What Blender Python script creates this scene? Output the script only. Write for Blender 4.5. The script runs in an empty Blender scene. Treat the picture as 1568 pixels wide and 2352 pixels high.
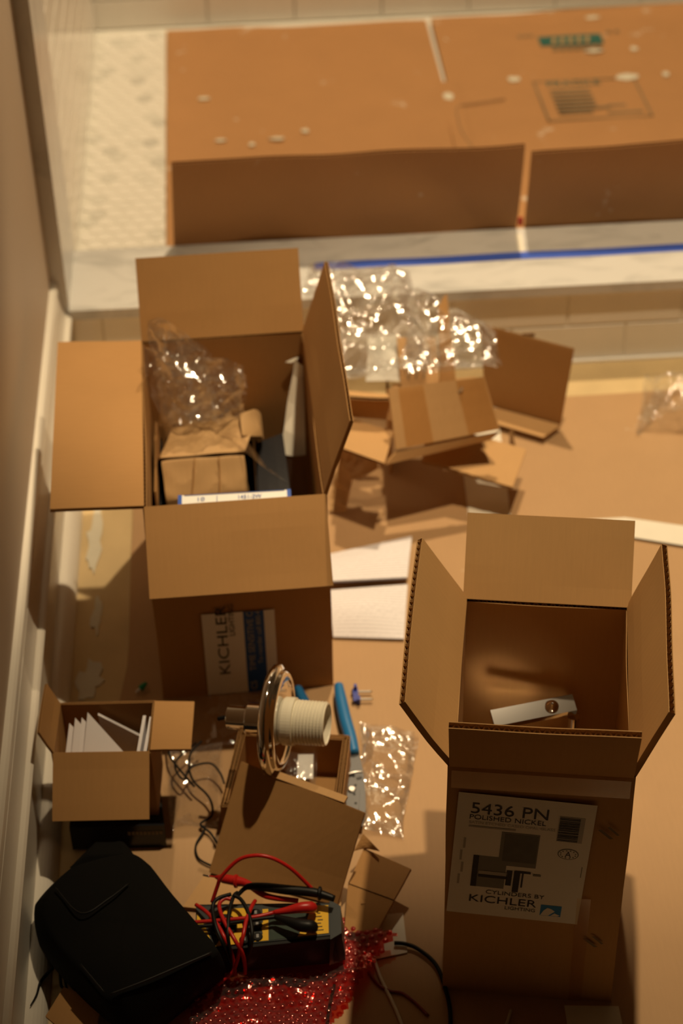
import bpy, bmesh, math, random
from mathutils import Vector, Matrix, noise

C = bpy.context.scene.collection
V = Vector

# ------------------------------------------------------------------ camera
cam = bpy.data.cameras.new('camera')
cam.sensor_fit = 'VERTICAL'
cam.sensor_height = 22.2
cam.lens = 41.17
cam.clip_start = 0.02
cam.dof.use_dof = True
cam.dof.focus_distance = 1.62
cam.dof.aperture_fstop = 3.2
cam_o = bpy.data.objects.new('camera', cam)
C.objects.link(cam_o)
R0 = V((0.99781737, -0.06293976, -0.01997699))
R1 = V((0.05516032, 0.62813899, 0.77614351))
R2 = V((0.03630196, 0.77555141, -0.63023977))
cm = Matrix((R0, R1, -R2)).transposed().to_4x4()
cm.translation = V((0.27017634, -2.12006364, 1.48))
cam_o.matrix_world = cm
bpy.context.scene.camera = cam_o

# ------------------------------------------------------------------ light and exposure
sc = bpy.context.scene
sc.view_settings.view_transform = 'Standard'
sc.view_settings.look = 'None'
sc.view_settings.gamma = 1
sc.view_settings.use_curve_mapping = False
sc.view_settings.exposure = 0.06
sc.cycles.blur_glossy = 0.15
world = bpy.data.worlds.new('room_air')
sc.world = world
world.use_nodes = True
world.node_tree.nodes['Background'].inputs[0].default_value = (1, .8, .55, 1)
world.node_tree.nodes['Background'].inputs[1].default_value = 0.01


def spot(name, loc, target, power, angle, blend, col, rad):
    l = bpy.data.lights.new(name, 'SPOT')
    l.energy = power
    l.color = col
    l.spot_size = math.radians(angle)
    l.spot_blend = blend
    l.shadow_soft_size = rad
    o = bpy.data.objects.new(name, l)
    C.objects.link(o)
    o.location = loc
    o.rotation_euler = (V(target) - V(loc)).to_track_quat('-Z', 'Y').to_euler()
    return o


TUNG = (1.0, 0.76, 0.46)
spot('ceiling_spot_shower', (0.70, 0.68, 2.36), (0.74, 0.56, 0), 155, 68, 0.25, TUNG, 0.022)
spot('ceiling_spot_room', (0.68, -0.54, 2.36), (0.84, -0.52, 0), 122, 52, 0.6, TUNG, 0.022)

# ------------------------------------------------------------------ materials
MATS = {}


def nodes_of(name):
    m = bpy.data.materials.new(name)
    m.use_nodes = True
    nt = m.node_tree
    b = nt.nodes['Principled BSDF']
    return m, nt, b


def lk(nt, a, b):
    nt.links.new(a, b)


def plain(name, col, rough=.6, metal=0, noise_amt=.06, scale=40, spec=.4, bump=0):
    m, nt, b = nodes_of(name)
    b.inputs['Roughness'].default_value = rough
    b.inputs['Metallic'].default_value = metal
    b.inputs['Specular IOR Level'].default_value = spec
    tc = nt.nodes.new('ShaderNodeTexCoord')
    n = nt.nodes.new('ShaderNodeTexNoise')
    n.inputs['Scale'].default_value = scale
    n.inputs['Detail'].default_value = 5
    lk(nt, tc.outputs['Object'], n.inputs['Vector'])
    mx = nt.nodes.new('ShaderNodeMix')
    mx.data_type = 'RGBA'
    mx.inputs[6].default_value = (*[max(0, c * (1 - noise_amt)) for c in col], 1)
    mx.inputs[7].default_value = (*[min(1, c * (1 + noise_amt)) for c in col], 1)
    lk(nt, n.outputs['Fac'], mx.inputs[0])
    lk(nt, mx.outputs[2], b.inputs['Base Color'])
    if bump:
        bp = nt.nodes.new('ShaderNodeBump')
        bp.inputs['Strength'].default_value = bump
        bp.inputs['Distance'].default_value = .002
        lk(nt, n.outputs['Fac'], bp.inputs['Height'])
        lk(nt, bp.outputs[0], b.inputs['Normal'])
    MATS[name] = m
    return m


def cardboard(name, col, spots=0.0, pitch=.007, rough=.75):
    """kraft board: fibre noise, faint flute lines across the UV (metres), optional pale spatters"""
    m, nt, b = nodes_of(name)
    b.inputs['Roughness'].default_value = rough
    b.inputs['Specular IOR Level'].default_value = .25
    uv = nt.nodes.new('ShaderNodeUVMap')
    tc = nt.nodes.new('ShaderNodeTexCoord')
    n1 = nt.nodes.new('ShaderNodeTexNoise')
    n1.inputs['Scale'].default_value = 14
    n1.inputs['Detail'].default_value = 6
    lk(nt, tc.outputs['Object'], n1.inputs['Vector'])
    mp = nt.nodes.new('ShaderNodeMapping')
    mp.inputs['Scale'].default_value = (900, 40, 1)
    lk(nt, uv.outputs[0], mp.inputs['Vector'])
    n2 = nt.nodes.new('ShaderNodeTexNoise')
    n2.inputs['Scale'].default_value = 1
    n2.inputs['Detail'].default_value = 3
    lk(nt, mp.outputs[0], n2.inputs['Vector'])
    wv = nt.nodes.new('ShaderNodeTexWave')
    wv.wave_type = 'BANDS'
    wv.bands_direction = 'X'
    wv.inputs['Scale'].default_value = math.pi / (10 * pitch)
    wv.inputs['Distortion'].default_value = .6
    lk(nt, uv.outputs[0], wv.inputs['Vector'])
    a1 = nt.nodes.new('ShaderNodeMath'); a1.operation = 'MULTIPLY_ADD'
    lk(nt, n2.outputs['Fac'], a1.inputs[0]); a1.inputs[1].default_value = .4; a1.inputs[2].default_value = .05
    a2 = nt.nodes.new('ShaderNodeMath'); a2.operation = 'MULTIPLY_ADD'
    lk(nt, n1.outputs['Fac'], a2.inputs[0]); a2.inputs[1].default_value = .5
    lk(nt, a1.outputs[0], a2.inputs[2])
    a3 = nt.nodes.new('ShaderNodeMath'); a3.operation = 'MULTIPLY_ADD'
    lk(nt, wv.outputs['Fac'], a3.inputs[0]); a3.inputs[1].default_value = .035
    lk(nt, a2.outputs[0], a3.inputs[2])
    mx = nt.nodes.new('ShaderNodeMix'); mx.data_type = 'RGBA'
    mx.inputs[6].default_value = (*[c * .84 for c in col], 1)
    mx.inputs[7].default_value = (*[min(1, c * 1.12) for c in col], 1)
    lk(nt, a3.outputs[0], mx.inputs[0])
    out = mx.outputs[2]
    if spots:
        n3 = nt.nodes.new('ShaderNodeTexNoise')
        n3.inputs['Scale'].default_value = 17
        n3.inputs['Detail'].default_value = 3
        n3.inputs['Roughness'].default_value = .65
        lk(nt, tc.outputs['Object'], n3.inputs['Vector'])
        rp = nt.nodes.new('ShaderNodeValToRGB')
        rp.color_ramp.elements[0].position = .70 - spots * .05
        rp.color_ramp.elements[1].position = .78 - spots * .05
        lk(nt, n3.outputs['Fac'], rp.inputs[0])
        mf = nt.nodes.new('ShaderNodeMath'); mf.operation = 'MULTIPLY'
        lk(nt, rp.outputs[0], mf.inputs[0]); mf.inputs[1].default_value = .75
        m2 = nt.nodes.new('ShaderNodeMix'); m2.data_type = 'RGBA'
        lk(nt, mf.outputs[0], m2.inputs[0])
        lk(nt, out, m2.inputs[6])
        m2.inputs[7].default_value = (.72, .66, .55, 1)
        out = m2.outputs[2]
    lk(nt, out, b.inputs['Base Color'])
    bp = nt.nodes.new('ShaderNodeBump')
    bp.inputs['Strength'].default_value = .05
    bp.inputs['Distance'].default_value = .0006
    lk(nt, wv.outputs['Fac'], bp.inputs['Height'])
    lk(nt, bp.outputs[0], b.inputs['Normal'])
    MATS[name] = m
    return m


def marble(name, col, vein):
    m, nt, b = nodes_of(name)
    b.inputs['Roughness'].default_value = .22
    tc = nt.nodes.new('ShaderNodeTexCoord')
    mp = nt.nodes.new('ShaderNodeMapping')
    mp.inputs['Rotation'].default_value = (.3, .2, .8)
    mp.inputs['Scale'].default_value = (1, 2.6, 1)
    lk(nt, tc.outputs['Object'], mp.inputs['Vector'])
    n = nt.nodes.new('ShaderNodeTexNoise')
    n.inputs['Scale'].default_value = 9
    n.inputs['Detail'].default_value = 8
    n.inputs['Distortion'].default_value = 1.4
    lk(nt, mp.outputs[0], n.inputs['Vector'])
    rp = nt.nodes.new('ShaderNodeValToRGB')
    e = rp.color_ramp.elements
    e[0].position = .30; e[0].color = (*vein, 1)
    e[1].position = .50; e[1].color = (*col, 1)
    lk(nt, n.outputs['Fac'], rp.inputs[0])
    lk(nt, rp.outputs[0], b.inputs['Base Color'])
    MATS[name] = m
    return m


def mosaic(name):
    m, nt, b = nodes_of(name)
    b.inputs['Roughness'].default_value = .35
    oi = nt.nodes.new('ShaderNodeObjectInfo')
    rp = nt.nodes.new('ShaderNodeValToRGB')
    e = rp.color_ramp.elements
    e[0].position = 0; e[0].color = (.60, .59, .54, 1)
    e[1].position = .30; e[1].color = (.82, .80, .74, 1)
    e2 = rp.color_ramp.elements.new(.12); e2.color = (.72, .71, .65, 1)
    lk(nt, oi.outputs['Random'], rp.inputs[0])
    lk(nt, rp.outputs[0], b.inputs['Base Color'])
    MATS[name] = m
    return m


def film(name, tint=(1, 1, 1), base=.07, edge=.55, rough=.06, coat=(1, 1, 1), bump=.6):
    """thin clear polythene: see-through with a glossy surface that strengthens at grazing angles"""
    m = bpy.data.materials.new(name)
    m.use_nodes = True
    nt = m.node_tree
    nt.nodes.clear()
    o = nt.nodes.new('ShaderNodeOutputMaterial')
    tr = nt.nodes.new('ShaderNodeBsdfTransparent')
    tr.inputs[0].default_value = (*tint, 1)
    gl = nt.nodes.new('ShaderNodeBsdfGlossy')
    gl.inputs['Color'].default_value = (*coat, 1)
    gl.inputs['Roughness'].default_value = rough
    tc = nt.nodes.new('ShaderNodeTexCoord')
    nz = nt.nodes.new('ShaderNodeTexNoise')
    nz.inputs['Scale'].default_value = 55
    nz.inputs['Detail'].default_value = 3
    lk(nt, tc.outputs['Object'], nz.inputs['Vector'])
    bp = nt.nodes.new('ShaderNodeBump')
    bp.inputs['Strength'].default_value = bump
    bp.inputs['Distance'].default_value = .004
    lk(nt, nz.outputs['Fac'], bp.inputs['Height'])
    lk(nt, bp.outputs[0], gl.inputs['Normal'])
    lw = nt.nodes.new('ShaderNodeLayerWeight')
    lw.inputs['Blend'].default_value = .28
    ma = nt.nodes.new('ShaderNodeMath'); ma.operation = 'MULTIPLY_ADD'
    lk(nt, lw.outputs['Facing'], ma.inputs[0]); ma.inputs[1].default_value = edge; ma.inputs[2].default_value = base
    mx = nt.nodes.new('ShaderNodeMixShader')
    lk(nt, ma.outputs[0], mx.inputs[0])
    lk(nt, tr.outputs[0], mx.inputs[1])
    df = nt.nodes.new('ShaderNodeBsdfDiffuse')
    df.inputs[0].default_value = (.8, .78, .74, 1)
    m2 = nt.nodes.new('ShaderNodeMixShader')
    m2.inputs[0].default_value = .12
    lk(nt, gl.outputs[0], m2.inputs[1]); lk(nt, df.outputs[0], m2.inputs[2])
    lk(nt, m2.outputs[0], mx.inputs[2])
    lk(nt, mx.outputs[0], o.inputs[0])
    MATS[name] = m
    return m


def woven(name, col):
    m, nt, b = nodes_of(name)
    b.inputs['Roughness'].default_value = .9
    b.inputs['Specular IOR Level'].default_value = .15
    b.inputs['Base Color'].default_value = (*col, 1)
    tc = nt.nodes.new('ShaderNodeTexCoord')
    w1 = nt.nodes.new('ShaderNodeTexWave'); w1.inputs['Scale'].default_value = 420; w1.bands_direction = 'X'
    w2 = nt.nodes.new('ShaderNodeTexWave'); w2.inputs['Scale'].default_value = 420; w2.bands_direction = 'Y'
    lk(nt, tc.outputs['Object'], w1.inputs['Vector']); lk(nt, tc.outputs['Object'], w2.inputs['Vector'])
    ad = nt.nodes.new('ShaderNodeMath'); ad.operation = 'ADD'
    lk(nt, w1.outputs['Fac'], ad.inputs[0]); lk(nt, w2.outputs['Fac'], ad.inputs[1])
    bp = nt.nodes.new('ShaderNodeBump'); bp.inputs['Strength'].default_value = .3; bp.inputs['Distance'].default_value = .0006
    lk(nt, ad.outputs[0], bp.inputs['Height']); lk(nt, bp.outputs[0], b.inputs['Normal'])
    MATS[name] = m
    return m


def print_lines(name, paper, ink, rows, amount):
    """flat print: rows of tiny unreadable text on paper, along the UV"""
    m, nt, b = nodes_of(name)
    b.inputs['Roughness'].default_value = .7
    uv = nt.nodes.new('ShaderNodeUVMap')
    mp = nt.nodes.new('ShaderNodeMapping')
    mp.inputs['Scale'].default_value = (1, rows, 1)
    lk(nt, uv.outputs[0], mp.inputs['Vector'])
    wv = nt.nodes.new('ShaderNodeTexWave'); wv.bands_direction = 'Y'; wv.inputs['Scale'].default_value = math.pi / 10
    lk(nt, mp.outputs[0], wv.inputs['Vector'])
    mp2 = nt.nodes.new('ShaderNodeMapping'); mp2.inputs['Scale'].default_value = (700, rows * .9, 1)
    lk(nt, uv.outputs[0], mp2.inputs['Vector'])
    nz = nt.nodes.new('ShaderNodeTexNoise'); nz.inputs['Scale'].default_value = 1; nz.inputs['Detail'].default_value = 2
    lk(nt, mp2.outputs[0], nz.inputs['Vector'])
    mu = nt.nodes.new('ShaderNodeMath'); mu.operation = 'MULTIPLY'
    lk(nt, wv.outputs['Fac'], mu.inputs[0]); lk(nt, nz.outputs['Fac'], mu.inputs[1])
    rp = nt.nodes.new('ShaderNodeValToRGB')
    rp.color_ramp.elements[0].position = .36; rp.color_ramp.elements[0].color = (0, 0, 0, 1)
    rp.color_ramp.elements[1].position = .46; rp.color_ramp.elements[1].color = (1, 1, 1, 1)
    lk(nt, mu.outputs[0], rp.inputs[0])
    m1 = nt.nodes.new('ShaderNodeMath'); m1.operation = 'MULTIPLY'
    lk(nt, rp.outputs[0], m1.inputs[0]); m1.inputs[1].default_value = amount
    mx = nt.nodes.new('ShaderNodeMix'); mx.data_type = 'RGBA'
    mx.inputs[6].default_value = (*paper, 1); mx.inputs[7].default_value = (*ink, 1)
    lk(nt, m1.outputs[0], mx.inputs[0]); lk(nt, mx.outputs[2], b.inputs['Base Color'])
    MATS[name] = m
    return m


cardboard('kraft', (.43, .232, .084))
cardboard('kraft_light', (.53, .31, .125))
cardboard('kraft_torn', (.55, .33, .145))
cardboard('kraft_sheet', (.44, .23, .095), spots=.7)
cardboard('rosin_paper', (.47, .292, .148), spots=.25, rough=.6)
cardboard('kraft_paper', (.50, .31, .14), rough=.65)
plain('board_edge', (.30, .19, .10), .8)
plain('paint_wall', (.56, .46, .36), .55, noise_amt=.03, scale=8)
plain('paint_dark', (.24, .22, .19), .7)
plain('paint_white', (.80, .76, .68), .35, noise_amt=.02)
plain('ceiling_white', (.30, .28, .25), .8)
plain('tile_white', (.82, .79, .73), .14, noise_amt=.03)
plain('grout', (.78, .74, .66), .85)
plain('grout_pale', (.76, .74, .67), .85)
plain('caulk', (.86, .84, .80), .5)
plain('plywood', (.62, .47, .25), .7, noise_amt=.2, scale=16)
plain('thinset', (.66, .63, .52), .9, noise_amt=.15, scale=30)
marble('carrara', (.64, .635, .62), (.47, .47, .46))
mosaic('mosaic_marble')
plain('tape_blue', (.05, .12, .60), .5, bump=.2)
plain('paper_white', (.86, .84, .88), .7, noise_amt=.02)
plain('strip_white', (.80, .76, .66), .7)
plain('label_white', (.82, .82, .80), .5, noise_amt=.02)
plain('ink_black', (.015, .015, .018), .5)
plain('ink_grey', (.20, .20, .19), .5)
plain('ink_faint', (.42, .41, .40), .5)
plain('ink_midgrey', (.11, .11, .10), .5, noise_amt=.5, scale=60)
plain('ink_blue', (.02, .09, .36), .45)
plain('ink_logo', (.02, .22, .62), .45)
plain('ink_green', (.02, .12, .10), .6, noise_amt=.3)
plain('ink_dull', (.20, .15, .085), .7, noise_amt=.3)
plain('chrome', (.82, .80, .78), .06, metal=1, noise_amt=.01)
plain('satin_chrome', (.88, .85, .80), .13, metal=1, noise_amt=.02)
plain('steel', (.36, .36, .36), .32, metal=1, noise_amt=.1)
plain('tool_grey', (.10, .10, .105), .45, metal=.4, noise_amt=.1)
plain('screw_steel', (.5, .48, .45), .3, metal=1)
plain('porcelain', (.80, .76, .62), .2, noise_amt=.01)
plain('grip_blue', (.02, .17, .42), .35)
plain('anchor_blue', (.03, .05, .34), .4)
plain('black_plastic', (.007, .007, .007), .5, spec=.25)
plain('black_gloss', (.010, .011, .014), .25)
plain('meter_grey', (.035, .042, .045), .45)
plain('meter_yellow', (.80, .47, .02), .45)
plain('screen_green', (.055, .075, .062), .2)
plain('button_grey', (.30, .30, .30), .5)
plain('lead_red', (.50, .015, .012), .35)
plain('lead_black', (.007, .007, .007), .45, spec=.25)
plain('wire_white', (.70, .66, .54), .4)
plain('wire_black', (.006, .006, .006), .5, spec=.2)
plain('wire_dull_red', (.22, .03, .015), .45)
plain('blue_box', (.03, .10, .45), .4)
plain('dark_navy', (.010, .010, .013), .6)
plain('foam_white', (.72, .71, .66), .7)
plain('green_plastic', (.01, .25, .12), .4)
woven('nylon', (.0045, .0045, .004))
film('clear_film')
film('clear_film_heavy', base=.13, edge=.8, rough=.10)
film('brown_film', tint=(.80, .68, .55), base=.10, edge=.5, rough=.12)
film('packing_tape', tint=(.97, .89, .76), base=.03, edge=.3, rough=.25, bump=.06)
film('bubble_red', tint=(.80, .10, .08), base=.12, edge=.6, rough=.12, coat=(1, .40, .35))
print_lines('leaflet_print', (.87, .85, .90), (.38, .37, .42), 1 / .0042, .55)
print_lines('fragile_print', (.42, .25, .125), (.13, .13, .09), 1 / .011, .8)


# ------------------------------------------------------------------ builders
def put(o, parent):
    C.objects.link(o)
    if parent is not None:
        o.parent = parent
    return o


def base_of(p):
    t = V((0, 0, 0))
    while p is not None:
        t = t + p.location
        p = p.parent
    return t


def tag(o, label=None, cat=None, group=None, kind=None):
    if label: o['label'] = label
    if cat: o['category'] = cat
    if group: o['group'] = group
    if kind: o['kind'] = kind
    return o


def thing(name, label, cat, loc, group=None):
    o = bpy.data.objects.new(name, None)
    o.empty_display_size = .02
    o.location = loc
    C.objects.link(o)
    return tag(o, label, cat, group)


class MB:
    """collects world-space geometry with UVs in metres; build() links it as one mesh object"""

    def __init__(self):
        self.v, self.f, self.uv = [], [], []

    def quad(self, pts, uvs=None):
        i = len(self.v)
        self.v += [V(p) for p in pts]
        self.f.append(list(range(i, i + len(pts))))
        self.uv.append(uvs or [(p[0], p[1]) for p in pts])
        return self

    def grid(self, fn, nu, nv, uvfn=None, flip=False):
        i0 = len(self.v)
        uvs = []
        for j in range(nv + 1):
            for i in range(nu + 1):
                p = V(fn(i / nu, j / nv))
                self.v.append(p)
                uvs.append(uvfn(i / nu, j / nv) if uvfn else (p.x, p.y))
        for j in range(nv):
            for i in range(nu):
                a = j * (nu + 1) + i
                q = [a, a + 1, a + nu + 2, a + nu + 1]
                if flip: q.reverse()
                self.f.append([i0 + k for k in q])
                self.uv.append([uvs[k] for k in q])
        return self

    def box(self, lo, hi):
        x0, y0, z0 = lo; x1, y1, z1 = hi
        P = [(x0, y0, z0), (x1, y0, z0), (x1, y1, z0), (x0, y1, z0), (x0, y0, z1), (x1, y0, z1), (x1, y1, z1), (x0, y1, z1)]
        return self.hexa(P)

    def hexa(self, P):
        """8 corners: four of the bottom, then four of the top"""
        P = [V(p) for p in P]
        for q in ((3, 2, 1, 0), (4, 5, 6, 7), (0, 1, 5, 4), (1, 2, 6, 5), (2, 3, 7, 6), (3, 0, 4, 7)):
            a, b_, c, d = [P[k] for k in q]
            w = (b_ - a).length; h = (d - a).length
            self.quad([a, b_, c, d], [(0, 0), (w, 0), (w, h), (0, h)])
        return self

    def prism(self, poly, z0, z1, bend=None):
        n = len(poly)
        top = [V((p[0], p[1], z1)) for p in poly]; bot = [V((p[0], p[1], z0)) for p in poly]
        self.quad(top); self.quad(bot[::-1])
        for i in range(n):
            j = (i + 1) % n
            self.quad([bot[i], bot[j], top[j], top[i]])
        return self

    def lathe(self, c, ax, prof, n=40, cap=True):
        """prof: (distance along the axis, radius)"""
        c = V(c); ax = V(ax).normalized()
        u = ax.orthogonal().normalized(); w = ax.cross(u)
        i0 = len(self.v)
        for (t, r) in prof:
            for k in range(n):
                a = 2 * math.pi * k / n
                self.v.append(c + ax * t + (u * math.cos(a) + w * math.sin(a)) * r)
        for j in range(len(prof) - 1):
            for k in range(n):
                q = [i0 + j * n + k, i0 + j * n + (k + 1) % n, i0 + (j + 1) * n + (k + 1) % n, i0 + (j + 1) * n + k]
                self.f.append(q); self.uv.append([(0, 0)] * 4)
        if cap:
            self.f.append([i0 + k for k in range(n)][::-1]); self.uv.append([(0, 0)] * n)
            b = i0 + (len(prof) - 1) * n
            self.f.append([b + k for k in range(n)]); self.uv.append([(0, 0)] * n)
        return self

    def tube(self, pts, r, n=10, sub=6, rad=None):
        pts = [V(p) for p in pts]
        path, rr = [], []
        m = len(pts)
        for i in range(m - 1):
            p0, p1, p2, p3 = pts[max(i - 1, 0)], pts[i], pts[i + 1], pts[min(i + 2, m - 1)]
            for s in range(sub):
                t = s / sub
                path.append(.5 * ((2 * p1) + (p2 - p0) * t + (2 * p0 - 5 * p1 + 4 * p2 - p3) * t * t + (3 * p1 - p0 - 3 * p2 + p3) * t ** 3))
                rr.append((rad[i] * (1 - t) + rad[i + 1] * t) if rad else r)
        path.append(pts[-1]); rr.append(rad[-1] if rad else r)
        u = None
        i0 = len(self.v)
        for i, p in enumerate(path):
            d = (path[min(i + 1, len(path) - 1)] - path[max(i - 1, 0)])
            d = d.normalized() if d.length > 1e-9 else V((1, 0, 0))
            u = d.orthogonal() if u is None else (u - d * u.dot(d))
            u = u.normalized() if u.length > 1e-6 else d.orthogonal().normalized()
            w = d.cross(u)
            for k in range(n):
                a = 2 * math.pi * k / n
                self.v.append(p + (u * math.cos(a) + w * math.sin(a)) * rr[i])
        for i in range(len(path) - 1):
            for k in range(n):
                self.f.append([i0 + i * n + k, i0 + i * n + (k + 1) % n, i0 + (i + 1) * n + (k + 1) % n, i0 + (i + 1) * n + k])
                self.uv.append([(0, 0)] * 4)
        self.f.append([i0 + k for k in range(n)][::-1]); self.uv.append([(0, 0)] * n)
        b = i0 + (len(path) - 1) * n
        self.f.append([b + k for k in range(n)]); self.uv.append([(0, 0)] * n)
        return self

    def build(self, name, mat, parent=None, smooth=False, loc=None, bevel=0, weld=False, autosmooth=False):
        off = base_of(parent) if parent is not None else V(loc or (0, 0, 0))
        me = bpy.data.meshes.new(name)
        me.from_pydata([tuple(p - off) for p in self.v], [], self.f)
        ul = me.uv_layers.new(name='UVMap')
        k = 0
        for q in self.uv:
            for t in q:
                ul.data[k].uv = t
                k += 1
        if weld:
            bm = bmesh.new(); bm.from_mesh(me)
            bmesh.ops.remove_doubles(bm, verts=bm.verts, dist=1e-5)
            bmesh.ops.recalc_face_normals(bm, faces=bm.faces)
            bm.to_mesh(me); bm.free()
        if smooth:
            for p in me.polygons: p.use_smooth = True
        me.materials.append(MATS[mat])
        o = bpy.data.objects.new(name, me)
        if parent is None and loc is not None: o.location = loc
        if bevel:
            md = o.modifiers.new('bevel', 'BEVEL'); md.width = bevel; md.segments = 3; md.limit_method = 'ANGLE'
        return put(o, parent)


def wob(p, s, seed):
    return noise.noise(V((p[0] * s + seed * 7.3, p[1] * s - seed * 3.1, p[2] * s + seed)))


def panel(c00, c10, c11, c01, th=.004, pitch=.007, warp=.0012, bulge=0.0, seed=0, mb=None, ragged=0.0):
    """corrugated board: c00-c10 is the hinge, c01-c11 the free edge where the flutes show.
    two liners, the wavy flute between them, and closed sides."""
    mb = mb or MB()
    c00, c10, c11, c01 = V(c00), V(c10), V(c11), V(c01)
    w = ((c10 - c00).length + (c11 - c01).length) / 2
    h = ((c01 - c00).length + (c11 - c10).length) / 2
    N = (c10 - c00).cross(c01 - c00).normalized()

    def P(u, v, k):
        if ragged and v > .99:
            v = 1 + ragged / h * wob((u * w, 0, 0), 90, seed + 5)
        q = (c00 * (1 - u) + c10 * u) * (1 - v) + (c01 * (1 - u) + c11 * u) * v
        d = warp * 2 * wob(q, 9, seed) * min(1, v * 3) + bulge * math.sin(math.pi * u) * v + bulge * .4 * math.sin(math.pi * v)
        return q + N * (k + d)
    nu = max(4, int(w / .012)); nv = max(3, int(h / .015))
    lt = .0006
    uvf = lambda u, v: (u * w, v * h)
    mb.grid(lambda u, v: P(u, v, th / 2), nu, nv, uvf)
    mb.grid(lambda u, v: P(u, v, -th / 2), nu, nv, uvf, flip=True)
    mb.grid(lambda u, v: P(u, v, th / 2 - lt), nu, nv, uvf, flip=True)
    mb.grid(lambda u, v: P(u, v, -th / 2 + lt), nu, nv, uvf)
    for v in (0, 1):
        for s in (1, -1):
            mb.grid(lambda u, t: P(u, v, s * (th / 2 - lt * t)), nu, 1, uvf, flip=(v == 0) != (s < 0))
    for u in (0, 1):
        mb.grid(lambda t, v: P(u, v, -th / 2 + th * t), 1, nv, lambda t, v: (0, v * h), flip=(u == 1))
    nw = max(2, round(w / pitch)) * 6
    amp = th / 2 - lt
    mb.grid(lambda u, v: P(u, v, amp * math.sin(math.pi / 3 * u * nw)), nw, nv, uvf)
    return mb


def text_mesh(body, width=None, height=None):
    cu = bpy.data.curves.new('t', 'FONT')
    cu.body = body
    cu.size = 1
    cu.resolution_u = 4
    o = bpy.data.objects.new('t', cu)
    C.objects.link(o)
    dg = bpy.context.evaluated_depsgraph_get()
    me = bpy.data.meshes.new_from_object(o.evaluated_get(dg))
    vs = [v.co.copy() for v in me.vertices]
    fs = [list(p.vertices) for p in me.polygons]
    bpy.data.objects.remove(o); bpy.data.curves.remove(cu); bpy.data.meshes.remove(me)
    x0 = min(v.x for v in vs); x1 = max(v.x for v in vs); y0 = min(v.y for v in vs); y1 = max(v.y for v in vs)
    sx = width / (x1 - x0) if width else 1
    sy = height / (y1 - y0) if height else sx
    return [((v.x - x0) * sx, (v.y - y0) * sy) for v in vs], fs


class Face:
    """a flat face to print on: origin, right and up unit vectors, outward normal"""

    def __init__(self, o, r, u, lift=.0003):
        self.o, self.r, self.u = V(o), V(r).normalized(), V(u).normalized()
        self.n = self.r.cross(self.u)
        self.lift = lift

    def at(self, s, t, k=0):
        return self.o + self.r * s + self.u * t + self.n * (self.lift + k)

    def text(self, name, body, s, t, w, h, mat, parent, k=.0004, vertical=False, mirror=False):
        vs, fs = text_mesh(body, w, h)
        m = MB()
        for f in fs:
            pts = []
            for i in f:
                a, b = vs[i]
                pts.append(self.at(s - b, t + a, k) if vertical else self.at(s + a, t + b, k))
            m.quad(pts)
        return m.build(name, mat, parent)

    def rect(self, name, s0, t0, s1, t1, mat, parent, k=.0002, thick=.0001):
        m = MB()
        m.hexa([self.at(s0, t0, k - thick), self.at(s1, t0, k - thick), self.at(s1, t1, k - thick), self.at(s0, t1, k - thick),
                self.at(s0, t0, k), self.at(s1, t0, k), self.at(s1, t1, k), self.at(s0, t1, k)])
        return m.build(name, mat, parent)

    def poly(self, name, pts, mat, parent, k=.0003):
        m = MB()
        m.quad([self.at(a, b, k) for a, b in pts])
        return m.build(name, mat, parent)


def struct(name, mb, mat, label=None, parent=None, **kw):
    o = mb.build(name, mat, parent, **kw)
    if parent is None:
        tag(o, label, None, None, 'structure')
    return o


def crumple(corners, n=44, amp=.012, seed=0, freq=14, mb=None, layers=1, gap=.012, fold=1.0):
    """crinkled film over a bilinear quad, ridged noise gives the sharp creases"""
    mb = mb or MB()
    c00, c10, c11, c01 = [V(c) for c in corners]
    N = (c10 - c00).cross(c01 - c00).normalized()
    U = (c10 - c00).normalized()
    W = N.cross(U)
    for L in range(layers):
        sd = seed + L * 11

        def fn(u, v):
            q = (c00 * (1 - u) + c10 * u) * (1 - v) + (c01 * (1 - u) + c11 * u) * v
            r = 1 - abs(wob(q, freq, sd)) * 2
            r2 = 1 - abs(wob(q, freq * 2.3, sd + 3)) * 2
            d = amp * (r * .8 + r2 * .35 - .6)
            e = min(u, 1 - u, v, 1 - v)
            if layers > 1:
                d += gap * (.5 - L) * min(1, e * 5) * 2
            inpl = amp * .9 * fold
            return q + N * d + U * inpl * wob(q, freq * .7, sd + 5) + W * inpl * wob(q, freq * .7, sd + 8)
        mb.grid(fn, n, n, flip=(L == 1))
    return mb


def flap_dir(side, a, t):
    u = V((math.cos(a), math.sin(a), 0)); v = V((-u.y, u.x, 0))
    o = {'f': -v, 'b': v, 'l': -u, 'r': u}[side]
    return o * math.cos(t) + V((0, 0, 1)) * math.sin(t)


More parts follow.
